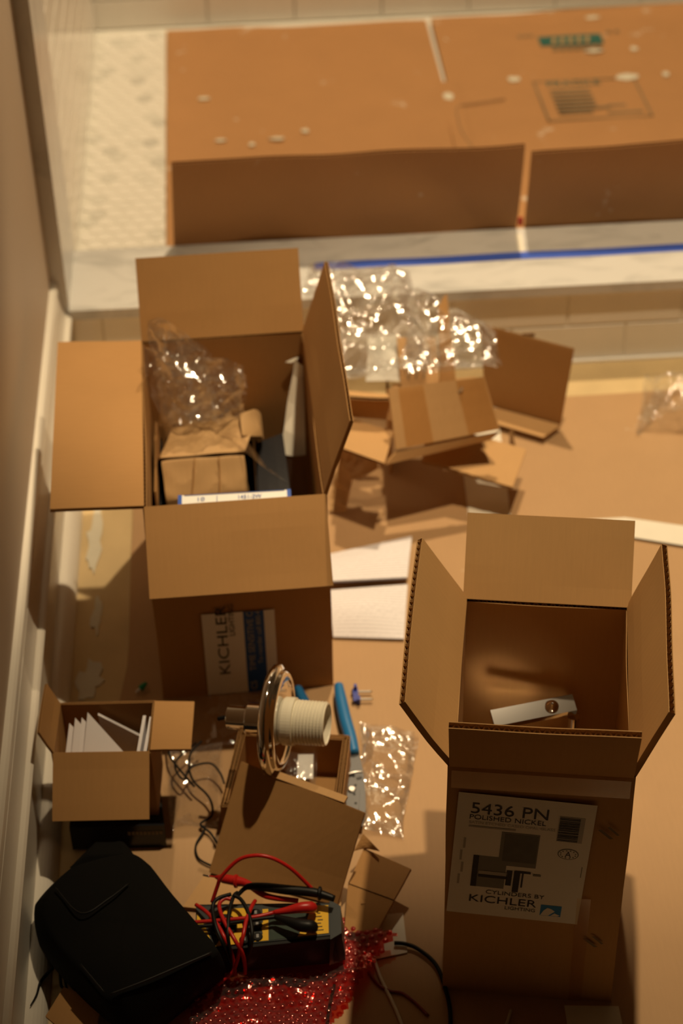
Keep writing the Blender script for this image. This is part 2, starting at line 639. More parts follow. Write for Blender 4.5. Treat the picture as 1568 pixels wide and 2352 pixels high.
def carton(name, label, x, y, rot, w, d, h, flaps, z0=0, th=.004, pitch=.007, mat='kraft', group=None, seed=1, flap_mat=None):
    """open regular carton standing at its front-left bottom corner; flaps: side -> (length, angle up from outward-horizontal)"""
    a = math.radians(rot)
    u = V((math.cos(a), math.sin(a), 0)); v = V((-u.y, u.x, 0)); k = V((0, 0, 1))
    A = V((x, y, z0))
    t = thing(name, label, 'box', A + u * w / 2 + v * d / 2, group)
    i = th / 2
    c = lambda s, e, z: A + u * s + v * e + k * z
    e = .0006
    panel(c(e, i, th), c(w - e, i, th), c(w - e, i, h), c(e, i, h), th, pitch, .0008, seed=seed).build('front_panel', mat, t)
    panel(c(w - e, d - i, th), c(e, d - i, th), c(e, d - i, h), c(w - e, d - i, h), th, pitch, .0008, seed=seed + 1).build('back_panel', mat, t)
    panel(c(i, d - th, th), c(i, th, th), c(i, th, h), c(i, d - th, h), th, pitch, .0008, seed=seed + 2).build('side_panel', mat, t)
    panel(c(w - i, th, th), c(w - i, d - th, th), c(w - i, d - th, h), c(w - i, th, h), th, pitch, .0008, seed=seed + 3).build('side_panel', mat, t)
    MB().hexa([c(0, 0, .0003), c(w, 0, .0003), c(w, d, .0003), c(0, d, .0003), c(0, 0, th), c(w, 0, th), c(w, d, th), c(0, d, th)]).build('bottom_panel', mat, t)
    for n_, (s, (L, ang)) in enumerate(flaps.items()):
        D = flap_dir(s, a, math.radians(ang)) * L
        hz = h + .001
        H = {'f': (c(w, i, hz), c(0, i, hz)), 'b': (c(0, d - i, hz), c(w, d - i, hz)),
             'l': (c(i, 0, hz), c(i, d, hz)), 'r': (c(w - i, d, hz), c(w - i, 0, hz))}[s]
        p0, p1 = H
        g = (p1 - p0).normalized() * .002
        panel(p0 + g, p1 - g, p1 - g + D, p0 + g + D, th, pitch, .0015, seed=seed + 5 + n_).build('flap', flap_mat or mat, t)
    return t, (A, u, v, k)


# ------------------------------------------------------------------ the room
X1, Y0, ZC = 1.75, -2.75, 2.40
XR, YF = 2.60, -4.00
floor_o = struct('floor', MB().box((-.1, YF, -.05), (XR, 1.06, 0)), 'plywood', 'bare tan subfloor showing along the wall and the curb')
struct('ceiling', MB().box((-.1, YF, ZC), (XR, 1.16, ZC + .05)), 'ceiling_white')
struct('wall_left', MB().box((-.1, YF, 0), (0, .0, ZC)), 'paint_wall', 'beige painted wall above the white baseboard')
ws = struct('wall_shower', MB().box((-.1, .0, 0), (.0, 1.06, ZC)), 'grout', 'white tiled side wall of the shower')
wb = struct('wall_back', MB().box((-.1, 1.06, 0), (XR, 1.16, ZC)), 'grout', 'tiled back wall of the shower')
struct('wall_right', MB().box((XR, YF, 0), (XR + .1, 1.16, ZC)), 'paint_dark')
struct('wall_front', MB().box((-.1, YF - .1, 0), (XR, YF, ZC)), 'paint_dark')


def rounded_tile(name, w, h, t, r=.0012):
    """tile face in local x (w) and z (h), thickness towards -y, with a small eased edge"""
    m = MB()
    f = [(r, r), (w - r, r), (w - r, h - r), (r, h - r)]
    o = [(0, 0), (w, 0), (w, h), (0, h)]
    F = [V((a, -t, b)) for a, b in f]; O = [V((a, -t + r, b)) for a, b in o]; B = [V((a, 0, b)) for a, b in o]
    m.quad(F)
    for i in range(4):
        j = (i + 1) % 4
        m.quad([O[i], O[j], F[j], F[i]]); m.quad([B[i], B[j], O[j], O[i]])
    me = bpy.data.meshes.new(name)
    me.from_pydata([tuple(p) for p in m.v], [], m.f)
    me.materials.append(MATS['tile_white'])
    return me


def lay(me, name, parent, loc, rz=0, sx=1):
    o = bpy.data.objects.new(name, me)
    o.location = V(loc) - base_of(parent)
    o.rotation_euler = (0, 0, rz)
    o.scale = (sx, 1, 1)
    return put(o, parent)


PIT = .1549
tile_full = rounded_tile('tile', PIT - .002, .0535, .006)
# back wall of the shower: two courses above the mosaic
for r in range(6):
    x = .005 - (0.5 * PIT if r % 2 else .110)
    while x < X1 - .01:
        lay(tile_full, 'tile', wb, (max(x, .005), 1.0599, .031 + r * .0555), 0, 1 if x + PIT < X1 and x >= .005 else (.30 if x < .005 and not r % 2 else .5))
        x += PIT if x >= .005 else ((PIT + x) - .005 + 1e-6 if False else PIT)
# side wall of the shower, running away from the curb
for r in range(9):
    y = .145 - (0.5 * PIT if r % 2 else 0)
    while y < 1.05:
        y0 = max(y, .145)
        f = min(y + PIT - .002, 1.052) - y0
        if f > .01:
            lay(tile_full, 'tile', ws, (.0001, y0, .031 + r * .0555), math.pi / 2, f / (PIT - .002))
        y += PIT

# shower floor: marble hexagons laid in grout
sf = struct('floor_shower', MB().box((.0, .135, 0), (X1, 1.06, .0285)), 'grout_pale', 'pale marble hexagon mosaic floor of the shower')
HX = .0254
hx = MB()
rr = HX / 2 / math.cos(math.pi / 6) - .0009
ring = [(math.cos(math.pi / 6 + k * math.pi / 3), math.sin(math.pi / 6 + k * math.pi / 3)) for k in range(6)]
top = [V((a * (rr - .0012), b * (rr - .0012), .0022)) for a, b in ring]
mid = [V((a * rr, b * rr, .0012)) for a, b in ring]
bot = [V((a * rr, b * rr, -.001)) for a, b in ring]
hx.quad(top)
for i in range(6):
    j = (i + 1) % 6
    hx.quad([mid[i], mid[j], top[j], top[i]]); hx.quad([bot[i], bot[j], mid[j], mid[i]])
hme = bpy.data.meshes.new('hexagon_tile')
hme.from_pydata([tuple(p) for p in hx.v], [], hx.f)
hme.materials.append(MATS['mosaic_marble'])
random.seed(3)
row = 0
y = .165
cnt = 0
while y < 1.045:
    x = .020 + (HX / 2 if row % 2 else 0)
    while x < .205 and cnt < 298:
        lay(hme, 'hexagon_tile', sf, (x, y, .0285))
        cnt += 1
        x += HX
    y += HX * math.cos(math.pi / 6)
    row += 1

# the curb: tiled front, marble slab on top, marble jamb against the wall
curb = struct('trim_1', MB().box((.0, .0018, 0), (X1, .134, .1125)), 'grout', 'shower curb faced with white tiles')
half = rounded_tile('tile', PIT - .002, .0530, .006)
for r, (x_off, zz) in enumerate(((.7604 - 6 * PIT, .0035), (.5255 - 4 * PIT, .0592))):
    x = x_off
    while x < X1:
        x0 = max(x, .0225)
        f = min(x + PIT - .002, X1 - .002) - x0
        if f > .004:
            lay(half, 'tile', curb, (x0, .006, zz), 0, f / (PIT - .002))
        x += PIT
slab = MB().box((.0195, -.009, .1128), (X1, .143, .127)).build('curb_slab', 'carrara', None, bevel=.0015, loc=(.5, .06, .1128))
tag(slab, None, None, None, 'structure'); slab.name = 'trim_2'; slab['label'] = 'grey veined white marble slab capping the shower curb'
jamb = MB().box((.0, -.004, .0), (.0195, .1435, 2.35)).build('trim_3', 'carrara', None, bevel=.0012, loc=(.01, .06, 0))
tag(jamb, 'upright marble jamb beside the shower curb', None, None, 'structure')
struct('trim_4', MB().box((.022, -.006, .0002), (X1, .0005, .0034)), 'caulk', 'white caulk line at the foot of the tiled curb')

# baseboard: moulded cap, cove, bead, flat board; quarter-round shoe in front
prof = [(0, .0), (.016, .0), (.016, .1105), (.0205, .1125), (.0225, .1150), (.0225, .1175), (.0200, .1195), (.0150, .1200), (.0115, .1300), (.0095, .1420),
        (.0085, .1500), (.0060, .1515), (.0060, .1545), (.0090, .1565), (.0095, .1610), (.0080, .1660), (.0050, .1685), (.0, .1695)]
m = MB()
ya, yb = Y0, -.0045
for i in range(len(prof)):
    a, b = prof[i], prof[(i + 1) % len(prof)]
    m.quad([(a[0], ya, a[1]), (b[0], ya, b[1]), (b[0], yb, b[1]), (a[0], yb, a[1])])
m.quad([(p[0], yb, p[1]) for p in prof]); m.quad([(p[0], ya, p[1]) for p in prof][::-1])
bb = m.build('baseboard_left', 'paint_white', None, weld=True, loc=(0, -1.4, 0))
tag(bb, 'white moulded baseboard along the beige wall', None, None, 'structure')
m = MB()
sp = [(.0162, 0)] + [(.0162 + .0195 * math.cos(a), .0195 * math.sin(a)) for a in [k * math.pi / 16 for k in range(9)]]
for i in range(len(sp)):
    a, b = sp[i], sp[(i + 1) % len(sp)]
    m.quad([(a[0], ya, a[1]), (b[0], ya, b[1]), (b[0], yb, b[1]), (a[0], yb, a[1])])
sh = m.build('shoe_moulding', 'paint_white', bb, weld=True)

# ------------------------------------------------------------------ floor coverings
random.seed(5)


def sheet(poly_fn, nu, nv, z, amp, seed, thick=.0005):
    m = MB()

    def fn(u, v, k=0):
        x, y = poly_fn(u, v)
        return (x, y, z + k + amp * (.5 + wob((x, y, 0), 5, seed)))
    m.grid(lambda u, v: fn(u, v, thick), nu, nv)
    m.grid(lambda u, v: fn(u, v, 0), nu, nv, flip=True)
    for v in (0, 1):
        m.grid(lambda u, t: fn(u, v, thick * t), nu, 1)
    for u in (0, 1):
        m.grid(lambda t, v: fn(u, v, thick * t), 1, nv)
    return m


def paper_poly(u, v):
    y = -2.6 + v * (2.6 - .083)
    xl = .098 + (.0 if y > -.55 else (y + .55) * .11)
    xl = max(xl, .048)
    return (xl + .003 * wob((y, 0, 0), 8, 2) * (1 - u) + u * (1.70 - xl), y + .003 * v * wob((u * 2, 0, 0), 6, 4))


p = sheet(paper_poly, 60, 80, .0006, .0022, 3).build('floor_paper', 'rosin_paper', None, loc=(.6, -1, 0), smooth=True)
tag(p, 'brown rosin paper covering the floor, speckled with paint', 'floor paper')


def strip(name, pts_l, pts_r, z, label):
    n = len(pts_l) - 1

    def fn(u, v):
        t = v * n; i = min(int(t), n - 1); f = t - i
        a = V(pts_l[i]).lerp(V(pts_l[i + 1]), f); b = V(pts_r[i]).lerp(V(pts_r[i + 1]), f)
        q = a.lerp(b, u)
        return (q.x, q.y)
    o = sheet(fn, 6, 24, z, .0012, 8, .0003).build(name, 'strip_white', None, loc=(pts_l[0][0], pts_l[0][1], z), smooth=True)
    return tag(o, label, 'masking strip')


strip('masking_strip', [(.520, -.09), (.513, -.25), (.506, -.42)], [(.574, -.09), (.566, -.25), (.556, -.42)], .0036,
      'pale masking strip on the floor paper running under the torn cartons')
strip('masking_strip', [(.56, -.380), (.70, -.383), (.78, -.412), (.95, -.46)], [(.56, -.343), (.70, -.345), (.78, -.372), (.95, -.42)], .0042,
      'pale masking strip lying across the floor paper behind the label box')
strip('masking_strip', [(.508, -1.32), (.512, -1.18), (.516, -1.05)], [(.566, -1.32), (.566, -1.18), (.566, -1.055)], .0036,
      'pale masking strip in the shade in front of the label box')
strip('masking_strip', [(.335, -.985), (.340, -.96), (.345, -.93)], [(.376, -.978), (.376, -.958), (.376, -.93)], .0036,
      'short pale masking strip under the tip of the red bubble wrap')

# thinset smears on the bare floor between shoe moulding and paper
random.seed(11)
for (x, yy, rx, ry) in ((.052, -.33, .010, .055), (.060, -.47, .006, .03), (.056, -.575, .014, .03)):
    m = MB()
    pts = []
    for k in range(22):
        a = 2 * math.pi * k / 22
        f = 1 + .8 * wob((math.cos(a), math.sin(a), x * 30), 2.2, yy)
        pts.append((x + rx * f * math.cos(a), yy + ry * f * math.sin(a)))
    m.prism(pts, .0002, .0016)
    m.build('mortar_smear', 'thinset', floor_o)

# ------------------------------------------------------------------ big flattened carton laid over the shower floor
cs = thing('flattened_carton', 'huge flattened cardboard carton covering the shower floor, with print and paint spatters', 'cardboard', (.65, .6, .031))
zt = .036
panel((.138, .195, zt), (.602, .195, zt), (.588, 1.015, zt), (.131, 1.022, zt), .005, .008, .0018, seed=21).build('base_panel', 'kraft_sheet', cs)
panel((.606, .195, zt), (1.30, .195, zt), (1.30, 1.045, zt + .001), (.597, 1.018, zt + .001), .005, .008, .0018, seed=22).build('base_panel', 'kraft_sheet', cs)
panel((.628, .172, .040), (.151, .170, .040), (0.1629, 0.1140, 0.2679), (0.6281, 0.1060, 0.2765), .005, .008, .003, seed=23).build('flap', 'kraft_sheet', cs)
panel((1.28, .172, .040), (.640, .172, .040), (0.6386, 0.1100, 0.2610), (1.28, .106, .290), .005, .008, .002, seed=24).build('flap', 'kraft_sheet', cs)
sf_face = Face((0, 0, zt + .0045), (1, 0, 0), (0, 1, 0))
panel((.594, .195, zt + .0042), (.620, .195, zt + .0042), (.614, .775, zt + .0042), (.584, .770, zt + .0042), .0012, .008, .0008, seed=25).build('joining_strip', 'kraft_sheet', cs)
MB().tube([(.687, .698, zt + .0046), (.640, .688, zt + .0048), (.608, .678, zt + .0050), (.603, .640, zt + .0050), (.604, .594, zt + .0050), (.615, .540, zt + .0048)], .0011).build('crease', 'board_edge', cs, smooth=True)
# green makers' mark and the boxed handling notice
fg = Face((.758, .872, zt + .0042), (1, .02, 0), (-.02, 1, 0))
pm = fg.rect('printed_band', .016, .014, .125, .050, 'ink_green', cs)
for i in range(5):
    fg.poly('blurred_letter', [(.036 + i * .0145, .020), (.041 + i * .0145, .020), (.046 + i * .0145, .034), (.043 + i * .0145, .044), (.038 + i * .0145, .032)], 'kraft_light', pm, k=.0006)
for i in range(7):
    fg.rect('blurred_letter', .034 + i * .0125, -.006, .043 + i * .0125, .011, 'ink_dull', cs)
for s_ in (-.018, -.008, .002, .138, .152):
    fg.rect('blurred_letter', s_, .052, s_ + .007, .060, 'ink_dull', cs)
ff = Face((.746, .615, zt + .0042), (1, 0, 0), (-.04, 1, 0))
ff.rect('notice_border', .0, .0, .170, .003, 'ink_dull', cs)
ff.rect('notice_border', .0, .137, .170, .140, 'ink_dull', cs)
ff.rect('notice_border', .0, .0, .003, .140, 'ink_dull', cs)
ff.rect('notice_border', .167, .0, .170, .140, 'ink_dull', cs)
ff.text('lettering', 'FRAGILE', .022, .118, .088, .018, 'ink_green', cs, k=.0006)
for i in range(7):
    ff.rect('text_line', .022, .100 - i * .013, (.088 if i < 5 else .078) + (.03 if i == 5 else 0), .107 - i * .013, 'ink_dull', cs)
ff.rect('text_line', .105, .040, .135, .046, 'ink_dull', cs)
ff.rect('text_line', .100, .016, .158, .022, 'ink_dull', cs)
for (x, yy, rx, ry) in ((.898, .757, .018, .011), (.711, .767, .010, .010), (.861, .859, .014, .006), (.356, .622, .006, .006), (.220, .603, .008, .004),
                        (.596, .716, .008, .012), (.93, .86, .007, .007), (.965, .76, .006, .008), (.27, .585, .005, .005), (.31, .60, .012, .004),
                        (.195, .75, .010, .005), (.62, .93, .008, .005), (.88, .99, .014, .006), (.44, .50, .005, .005)):
    m = MB(); pts = []
    for k in range(16):
        a = 2 * math.pi * k / 16
        f = 1 + .5 * wob((math.cos(a), math.sin(a), x * 30), 1.8, yy * 9)
        pts.append((x + rx * f * math.cos(a), yy + ry * f * math.sin(a)))
    m.prism(pts, zt + .003, zt + .0052)
    m.build('plaster_splash', 'thinset', cs)
# orange mark stuck between the two flaps
MB().box((.6305, .150, .1272), (.6375, .1515, .140)).build('orange_mark', 'lead_red', cs)

# blue painter's tape on the marble
tp = sheet(lambda u, v: (.3449 + u * (X1 - .02 - .3449), 0.0610 + .0008 * math.sin(u * 40) + v * .0185 + u * .003), 60, 2, .1273, .0003, 2, .0002).build('painters_tape', 'tape_blue', None, loc=(.8, .07, .127))
tag(tp, 'strip of blue painter\'s tape along the marble curb top', 'tape')
m = sheet(lambda u, v: (.622 + u * .008 + v * .002, .078 + v * .050), 3, 4, .1273, .0002, 2, .0002).build('light_slit', 'strip_white', None, loc=(.62, .08, .127))  # pale sheet standing for light that falls through the gap between the flaps
tag(m, 'narrow painted slit of light on the marble beneath the flap gap', 'tape')

# ------------------------------------------------------------------ big open shipping box
bg, (A, u, v, k) = carton('shipping_box', 'tall open brown shipping box with blue and white lighting label, flaps spread, beside the wall',
                          .1384, -.6099, 1.53, .1892, .3056, .2706,
                          {'f': (.0955, -38), 'b': (.0946, 56.5), 'l': (.0946, 3.1), 'r': (.0946, 72.7)}, seed=30)
F = Face(A, u, (0, 0, 1), lift=.0016)
lb = F.rect('shipping_label', .050, .004, .128, .123, 'label_white', bg, k=.0003)
lb['label'] = 'white and blue shipping label'
F.rect('label_band', .0945, .004, .1165, .123, 'ink_blue', lb, k=.0005)
F.text('lettering', 'KICHLER', .0765, .034, .100, .0118, 'ink_black', lb, k=.0007, vertical=True)
F.text('lettering', 'LIGHTING', .0845, .090, .045, .0060, 'ink_black', lb, k=.0007, vertical=True)
F.text('lettering', 'TIME SENSITIVE C', .1045, .036, .087, .0066, 'ink_faint', lb, k=.0008, vertical=True)
F.text('lettering', 'To reorder call 800-4', .1125, .046, .077, .0048, 'ink_faint', lb, k=.0008, vertical=True)
F.text('lettering', 'CS', .1045, .008, .012, .0066, 'ink_faint', lb, k=.0008, vertical=True)

# contents of the shipping box
db = thing('small_carton', 'dark navy open carton inside the tall shipping box', 'box', (.205, -.43, .006))
for q in (((.149, -.492, .006), (.252, -.489, .006), (.250, -.493, .165), (.150, -.498, .165)),
          ((.149, -.356, .006), (.149, -.488, .006), (.146, -.494, .168), (.146, -.352, .168)),
          ((.254, -.486, .006), (.254, -.356, .006), (.256, -.352, .165), (.256, -.492, .165)),
          ((.252, -.352, .006), (.152, -.352, .006), (.152, -.350, .165), (.252, -.350, .165))):
    panel(*q, th=.003, pitch=.006, warp=.0006).build('side_panel', 'dark_navy', db)
panel((.256, -.492, .167), (.256, -.372, .167), (.287, -.375, .182), (.292, -.490, .172), .003, .006, .002, seed=3).build('flap', 'dark_navy', db)
panel((.148, -.500, .166), (.250, -.497, .166), (.252, -.509, .178), (.150, -.512, .178), .003, .006, .001, seed=4).build('flap', 'dark_navy', db)
panel((.1445, -.355, .170), (.1445, -.490, .170), (.1435, -.487, .196), (.1435, -.358, .196), .002, .006, .001, seed=6).build('flap', 'kraft', db)
MB().box((.150, -.49, .006), (.254, -.354, .009)).build('bottom_panel', 'dark_navy', db)

pc = thing('wrapped_parcel', 'fixture wrapped in folded kraft paper, lying in the dark carton', 'parcel', (.2, -.42, .010))


def rumpled(P8, n, seed, amp):
    """paper-wrapped block: the six faces of an 8-corner solid with rounded, slightly crumpled skin"""
    P8 = [V(p_) for p_ in P8]
    cen = sum(P8, V()) / 8
    m = MB()
    for q in ((3, 2, 1, 0), (4, 5, 6, 7), (0, 1, 5, 4), (1, 2, 6, 5), (2, 3, 7, 6), (3, 0, 4, 7)):
        a, b_, c_, d = [P8[k_] for k_ in q]

        def fn(s_, t_):
            p_ = a.lerp(b_, s_).lerp(d.lerp(c_, s_), t_)
            e = (abs(s_ - .5) * 2) ** 10 + (abs(t_ - .5) * 2) ** 10
            p_ = p_ + (cen - p_) * .012 * e
            return p_ + (p_ - cen).normalized() * amp * (1 - abs(wob(p_, 28, seed)) * 2.4)
        m.grid(fn, n, n, lambda s_, t_: (s_ * .1, t_ * .1))
    return m


rumpled(((.155, -.483, .012), (.243, -.480, .012), (.246, -.372, .012), (.156, -.372, .012),
         (0.1542, -0.4738, 0.1720), (0.2429, -0.4646, 0.1720), (0.2432, -0.4380, 0.2040), (0.1506, -0.4424, 0.2040)), 18, 3, .0016).build('kraft_wrap', 'kraft_paper', pc)
rumpled(((0.1435, -0.3990, 0.1700), (0.2414, -0.3963, 0.1700), (0.2586, -0.3170, 0.1700), (0.1609, -0.3424, 0.1700),
         (0.1488, -0.4401, 0.2060), (0.2434, -0.4358, 0.2060), (0.2581, -0.3840, 0.2200), (0.1654, -0.3929, 0.2120)), 14, 5, .002).build('paper_fold', 'kraft_paper', pc)
rumpled(((0.2404, -0.3798, 0.1800), (0.2642, -0.3819, 0.1800), (0.2637, -0.3312, 0.1800), (0.2415, -0.3292, 0.1800),
         (0.2413, -0.4186, 0.2150), (0.2635, -0.4088, 0.2050), (0.2565, -0.3921, 0.2320), (0.2396, -0.3950, 0.2280)), 10, 7, .0012).build('paper_fold', 'kraft_paper', pc)
MB().tube([(0.1821, -0.4781, 0.1735), (0.1857, -0.4605, 0.1900), (0.1878, -0.4443, 0.2065)], .0006).build('paper_crease', 'kraft', pc)
MB().tube([(0.2134, -0.4732, 0.1735), (0.2146, -0.4552, 0.1900), (0.2143, -0.4434, 0.2065)], .0006).build('paper_crease', 'kraft', pc)

wbx = thing('slim_box', 'slim white box with blue ends and printed part number, standing inside the shipping box', 'box', (.232, -.59, .006))
MB().box((.176, -.599, .006), (.288, -.571, .2550)).build('carton', 'label_white', wbx, bevel=.001)
MB().box((.1735, -.5993, .006), (.1775, -.5707, .2555)).build('blue_end', 'blue_box', wbx)
MB().box((.2865, -.5993, .006), (.2905, -.5707, .2555)).build('blue_end', 'blue_box', wbx)
wf = Face((.176, -.602, .2551), (1, 0, 0), (0, 1, 0))
wf.text('lettering', '10', .018, .0195, .007, .0060, 'ink_blue', wbx)
wf.text('lettering', '1451-2W', .060, .0195, .024, .0062, 'ink_blue', wbx)
wf.rect('rule', .0375, .002, .0381, .027, 'ink_blue', wbx)
wf.rect('rule', .004, .0295, .108, .0303, 'ink_blue', wbx)

m = MB()
wp = [((0.2823, -0.3687, 0.1500), (0.3122, -0.3772, 0.1500)), ((0.2889, -0.3524, 0.1720), (0.3129, -0.3646, 0.1700)), ((0.2948, -0.3289, 0.1950), (0.3140, -0.3365, 0.1930)), ((0.3024, -0.3126, 0.2200), (0.3147, -0.3179, 0.2180)), ((0.3054, -0.3054, 0.2380), (0.3148, -0.3175, 0.2360))]


def wpf(a, b):
    t = b * 4; i = min(int(t), 3); f = t - i
    p0 = V(wp[i][0]).lerp(V(wp[i + 1][0]), f); p1 = V(wp[i][1]).lerp(V(wp[i + 1][1]), f)
    q = p0.lerp(p1, a)
    return q + V((0, -.004 * math.sin(math.pi * a), .002 * wob(q, 30, 2)))


m.grid(wpf, 10, 20)
m.grid(lambda a, b: V(wpf(a, b)) + V((0, .0006, -.0002)), 10, 20, flip=True)
tg = V(wp[4][0])
m.quad([tg, tg + V((.008, .0, .001)), tg + V((-.004, -.004, -.004)), tg + V((-.011, -.003, -.003))])
o = m.build('paper_sleeve', 'strip_white', None, loc=(.30, -.37, .15))
tag(o, 'white paper sleeve standing against the right wall inside the shipping box', 'paper')
o = crumple(((.292, -.470, .014), (.309, -.470, .014), (.310, -.380, .150), (.285, -.385, .150)), 24, .003, 4, 22).build('film_bag', 'brown_film', None, smooth=True, loc=(.305, -.43, .01))
tag(o, 'brownish film bag under the white paper sleeve', 'plastic bag')

bag = MB()
crumple(((0.1496, -0.3899, 0.1980), (0.2431, -0.3903, 0.2000), (0.2462, -0.3882, 0.2850), (0.1420, -0.3623, 0.3000)), 70, .015, 5, 22, mb=bag, layers=2, gap=.016)
crumple(((0.1488, -0.3773, 0.2150), (0.2148, -0.3901, 0.2200), (0.2104, -0.3686, 0.3000), (0.1448, -0.3696, 0.3380)), 60, .014, 8, 26, mb=bag, layers=2, gap=.012)
crumple(((0.1792, -0.3804, 0.2000), (0.2411, -0.3891, 0.1980), (0.2483, -0.3782, 0.2750), (0.1941, -0.3985, 0.2750)), 40, .010, 31, 30, mb=bag)
crumple(((0.2044, -0.3962, 0.2100), (0.2611, -0.4552, 0.2050), (0.2860, -0.4836, 0.1950), (0.2434, -0.4281, 0.2220)), 24, .006, 3, 26, mb=bag)
o = bag.build('plastic_bag', 'clear_film_heavy', None, smooth=True, loc=(.19, -.40, .2))
tag(o, 'crinkled clear plastic bag rising out of the tall shipping box', 'plastic bag')

# ------------------------------------------------------------------ box with the product label
rb, (A, u, v, k) = carton('fixture_box', 'open brown fixture box with a large white product label on its front',
                          .4046, -1.0223, -9.61, .158, .2146, .3064,
                          {'f': (.080, 70), 'b': (.080, 46), 'l': (.080, 58.8), 'r': (.080, 72)}, th=.006, pitch=.008, seed=50, mat='kraft_light')
F = Face(A, u, (0, 0, 1), lift=.0016)
Fr = Face(A + u * .0025 + V((0, 0, 1)) * .1205, (u * math.cos(-.052) + V((0, 0, 1)) * math.sin(-.052)), (V((0, 0, 1)) * math.cos(-.052) - u * math.sin(-.052)), lift=.0016)
# label frame: s to the right, t up, measured from its lower-left corner
lb = Fr.rect('product_label', 0, 0, .1175, .158, 'label_white', rb, k=.0003)
lb['label'] = 'white product label with lamp picture'
Fr.text('lettering', '5436 PN', .012, .1335, .066, .0135, 'ink_black', lb, k=.0006)
Fr.text('lettering', 'POLISHED NICKEL', .0115, .1262, .0655, .0058, 'ink_black', lb, k=.0006)
Fr.text('lettering', 'SATIN ETCHED CASED OPAL GLASS', .0115, .1205, .074, .0033, 'ink_faint', lb, k=.0006)
Fr.rect('text_line', .0115, .1160, .052, .1180, 'ink_faint', lb, k=.0006)
bars = Fr.rect('barcode', .0875, .1085, .1095, .1405, 'ink_faint', lb, k=.0005)
random.seed(4)
t_ = .1095
while t_ < .139:
    hh = random.choice((.0006, .001, .0016))
    Fr.rect('bar', .0882, t_, .1055, t_ + hh, 'ink_black', bars, k=.0007)
    t_ += hh + random.choice((.0005, .0008, .0012))
# picture of the lamp: shade, wall plate, socket and base
Fr.rect('lamp_picture', .0405, .0700, .0735, .1135, 'ink_grey', lb, k=.0005)
Fr.rect('lamp_picture', .0435, .0760, .0725, .1115, 'ink_midgrey', lb, k=.0006)
Fr.rect('lamp_picture', .0185, .0385, .0480, .0800, 'ink_grey', lb, k=.0004)
Fr.rect('lamp_picture', .0185, .0385, .0235, .0800, 'ink_black', lb, k=.0006)
Fr.rect('lamp_picture', .0245, .0560, .0500, .0605, 'ink_faint', lb, k=.0007)
Fr.rect('lamp_picture', .0245, .0520, .0500, .0556, 'ink_black', lb, k=.0007)
Fr.rect('lamp_picture', .0490, .0440, .0540, .0640, 'ink_black', lb, k=.0007)
Fr.rect('lamp_picture', .0555, .0360, .0610, .0640, 'ink_black', lb, k=.0007)
Fr.rect('lamp_picture', .0625, .0430, .0640, .0620, 'ink_black', lb, k=.0007)
Fr.rect('lamp_picture', .0560, .0620, .0700, .0645, 'ink_black', lb, k=.0008)
Fr.rect('lamp_picture', .0720, .0600, .0790, .0622, 'ink_grey', lb, k=.0008)
ov = [(.0995 + .0092 * math.cos(a), .0930 + .0070 * math.sin(a)) for a in [2 * math.pi * i / 28 for i in range(28)]]
e1 = Fr.poly('approval_mark', ov, 'ink_grey', lb, k=.0005)
Fr.poly('mark_face', [(.0995 + .0082 * math.cos(a), .0930 + .0061 * math.sin(a)) for a in [2 * math.pi * i / 28 for i in range(28)]], 'label_white', e1, k=.0006)
Fr.text('lettering', 'A', .0968, .0895, .0054, .0072, 'ink_black', e1, k=.0008)
for i in range(12):
    a_ = 2 * math.pi * (i + .5) / 12
    Fr.rect('ring_letter', .0995 + .0066 * math.cos(a_) - .0006, .0930 + .0048 * math.sin(a_) - .0006, .0995 + .0066 * math.cos(a_) + .0006, .0930 + .0048 * math.sin(a_) + .0006, 'ink_grey', e1, k=.0008)
Fr.rect('side_print', .1130, .0640, .1137, .0780, 'ink_grey', lb, k=.0005)
for i in range(4):
    Fr.rect('side_print', .0065 + (i % 2) * .002, .040 + i * .016, .0085 + (i % 2) * .002, .053 + i * .016, 'ink_faint', lb, k=.0005)
Fr.text('lettering', 'CYLINDERS BY', .0330, .0300, .0520, .0052, 'ink_black', lb, k=.0006)
Fr.text('lettering', 'KICHLER', .0190, .0175, .0600, .0095, 'ink_black', lb, k=.0006)
Fr.text('lettering', 'LIGHTING', .0515, .0110, .0270, .0045, 'ink_black', lb, k=.0006)
lg = Fr.rect('logo', .0830, .0080, .1015, .0225, 'ink_logo', lb, k=.0005)
Fr.poly('logo_swash', [(.0835, .0085), (.0905, .0085), (.0960, .0150), (.0925, .0180), (.0890, .0190), (.0860, .0150)], 'label_white', lg, k=.0007)
Fr.poly('logo_swash', [(.0925, .0085), (.0985, .0085), (.1010, .0100), (.0960, .0125)], 'label_white', lg, k=.0007)
# clear tape bands down the front and two scuff marks
F.rect('tape_band', .118, .004, .130, .150, 'packing_tape', rb, k=.0004)
F.rect('tape_band', .004, .283, .154, .304, 'packing_tape', rb, k=.0003)
for (s_, t_) in ((.130, .232), (.126, .085)):
    F.poly('scuff', [(s_, t_ + .010), (s_ + .003, t_ + .011), (s_ + .014, t_), (s_ + .011, t_ - .001)], 'ink_dull', rb, k=.0004)
    F.poly('scuff', [(s_ + .008, t_ + .014), (s_ + .010, t_ + .015), (s_ + .019, t_ + .005), (s_ + .017, t_ + .004)], 'ink_dull', rb, k=.0004)

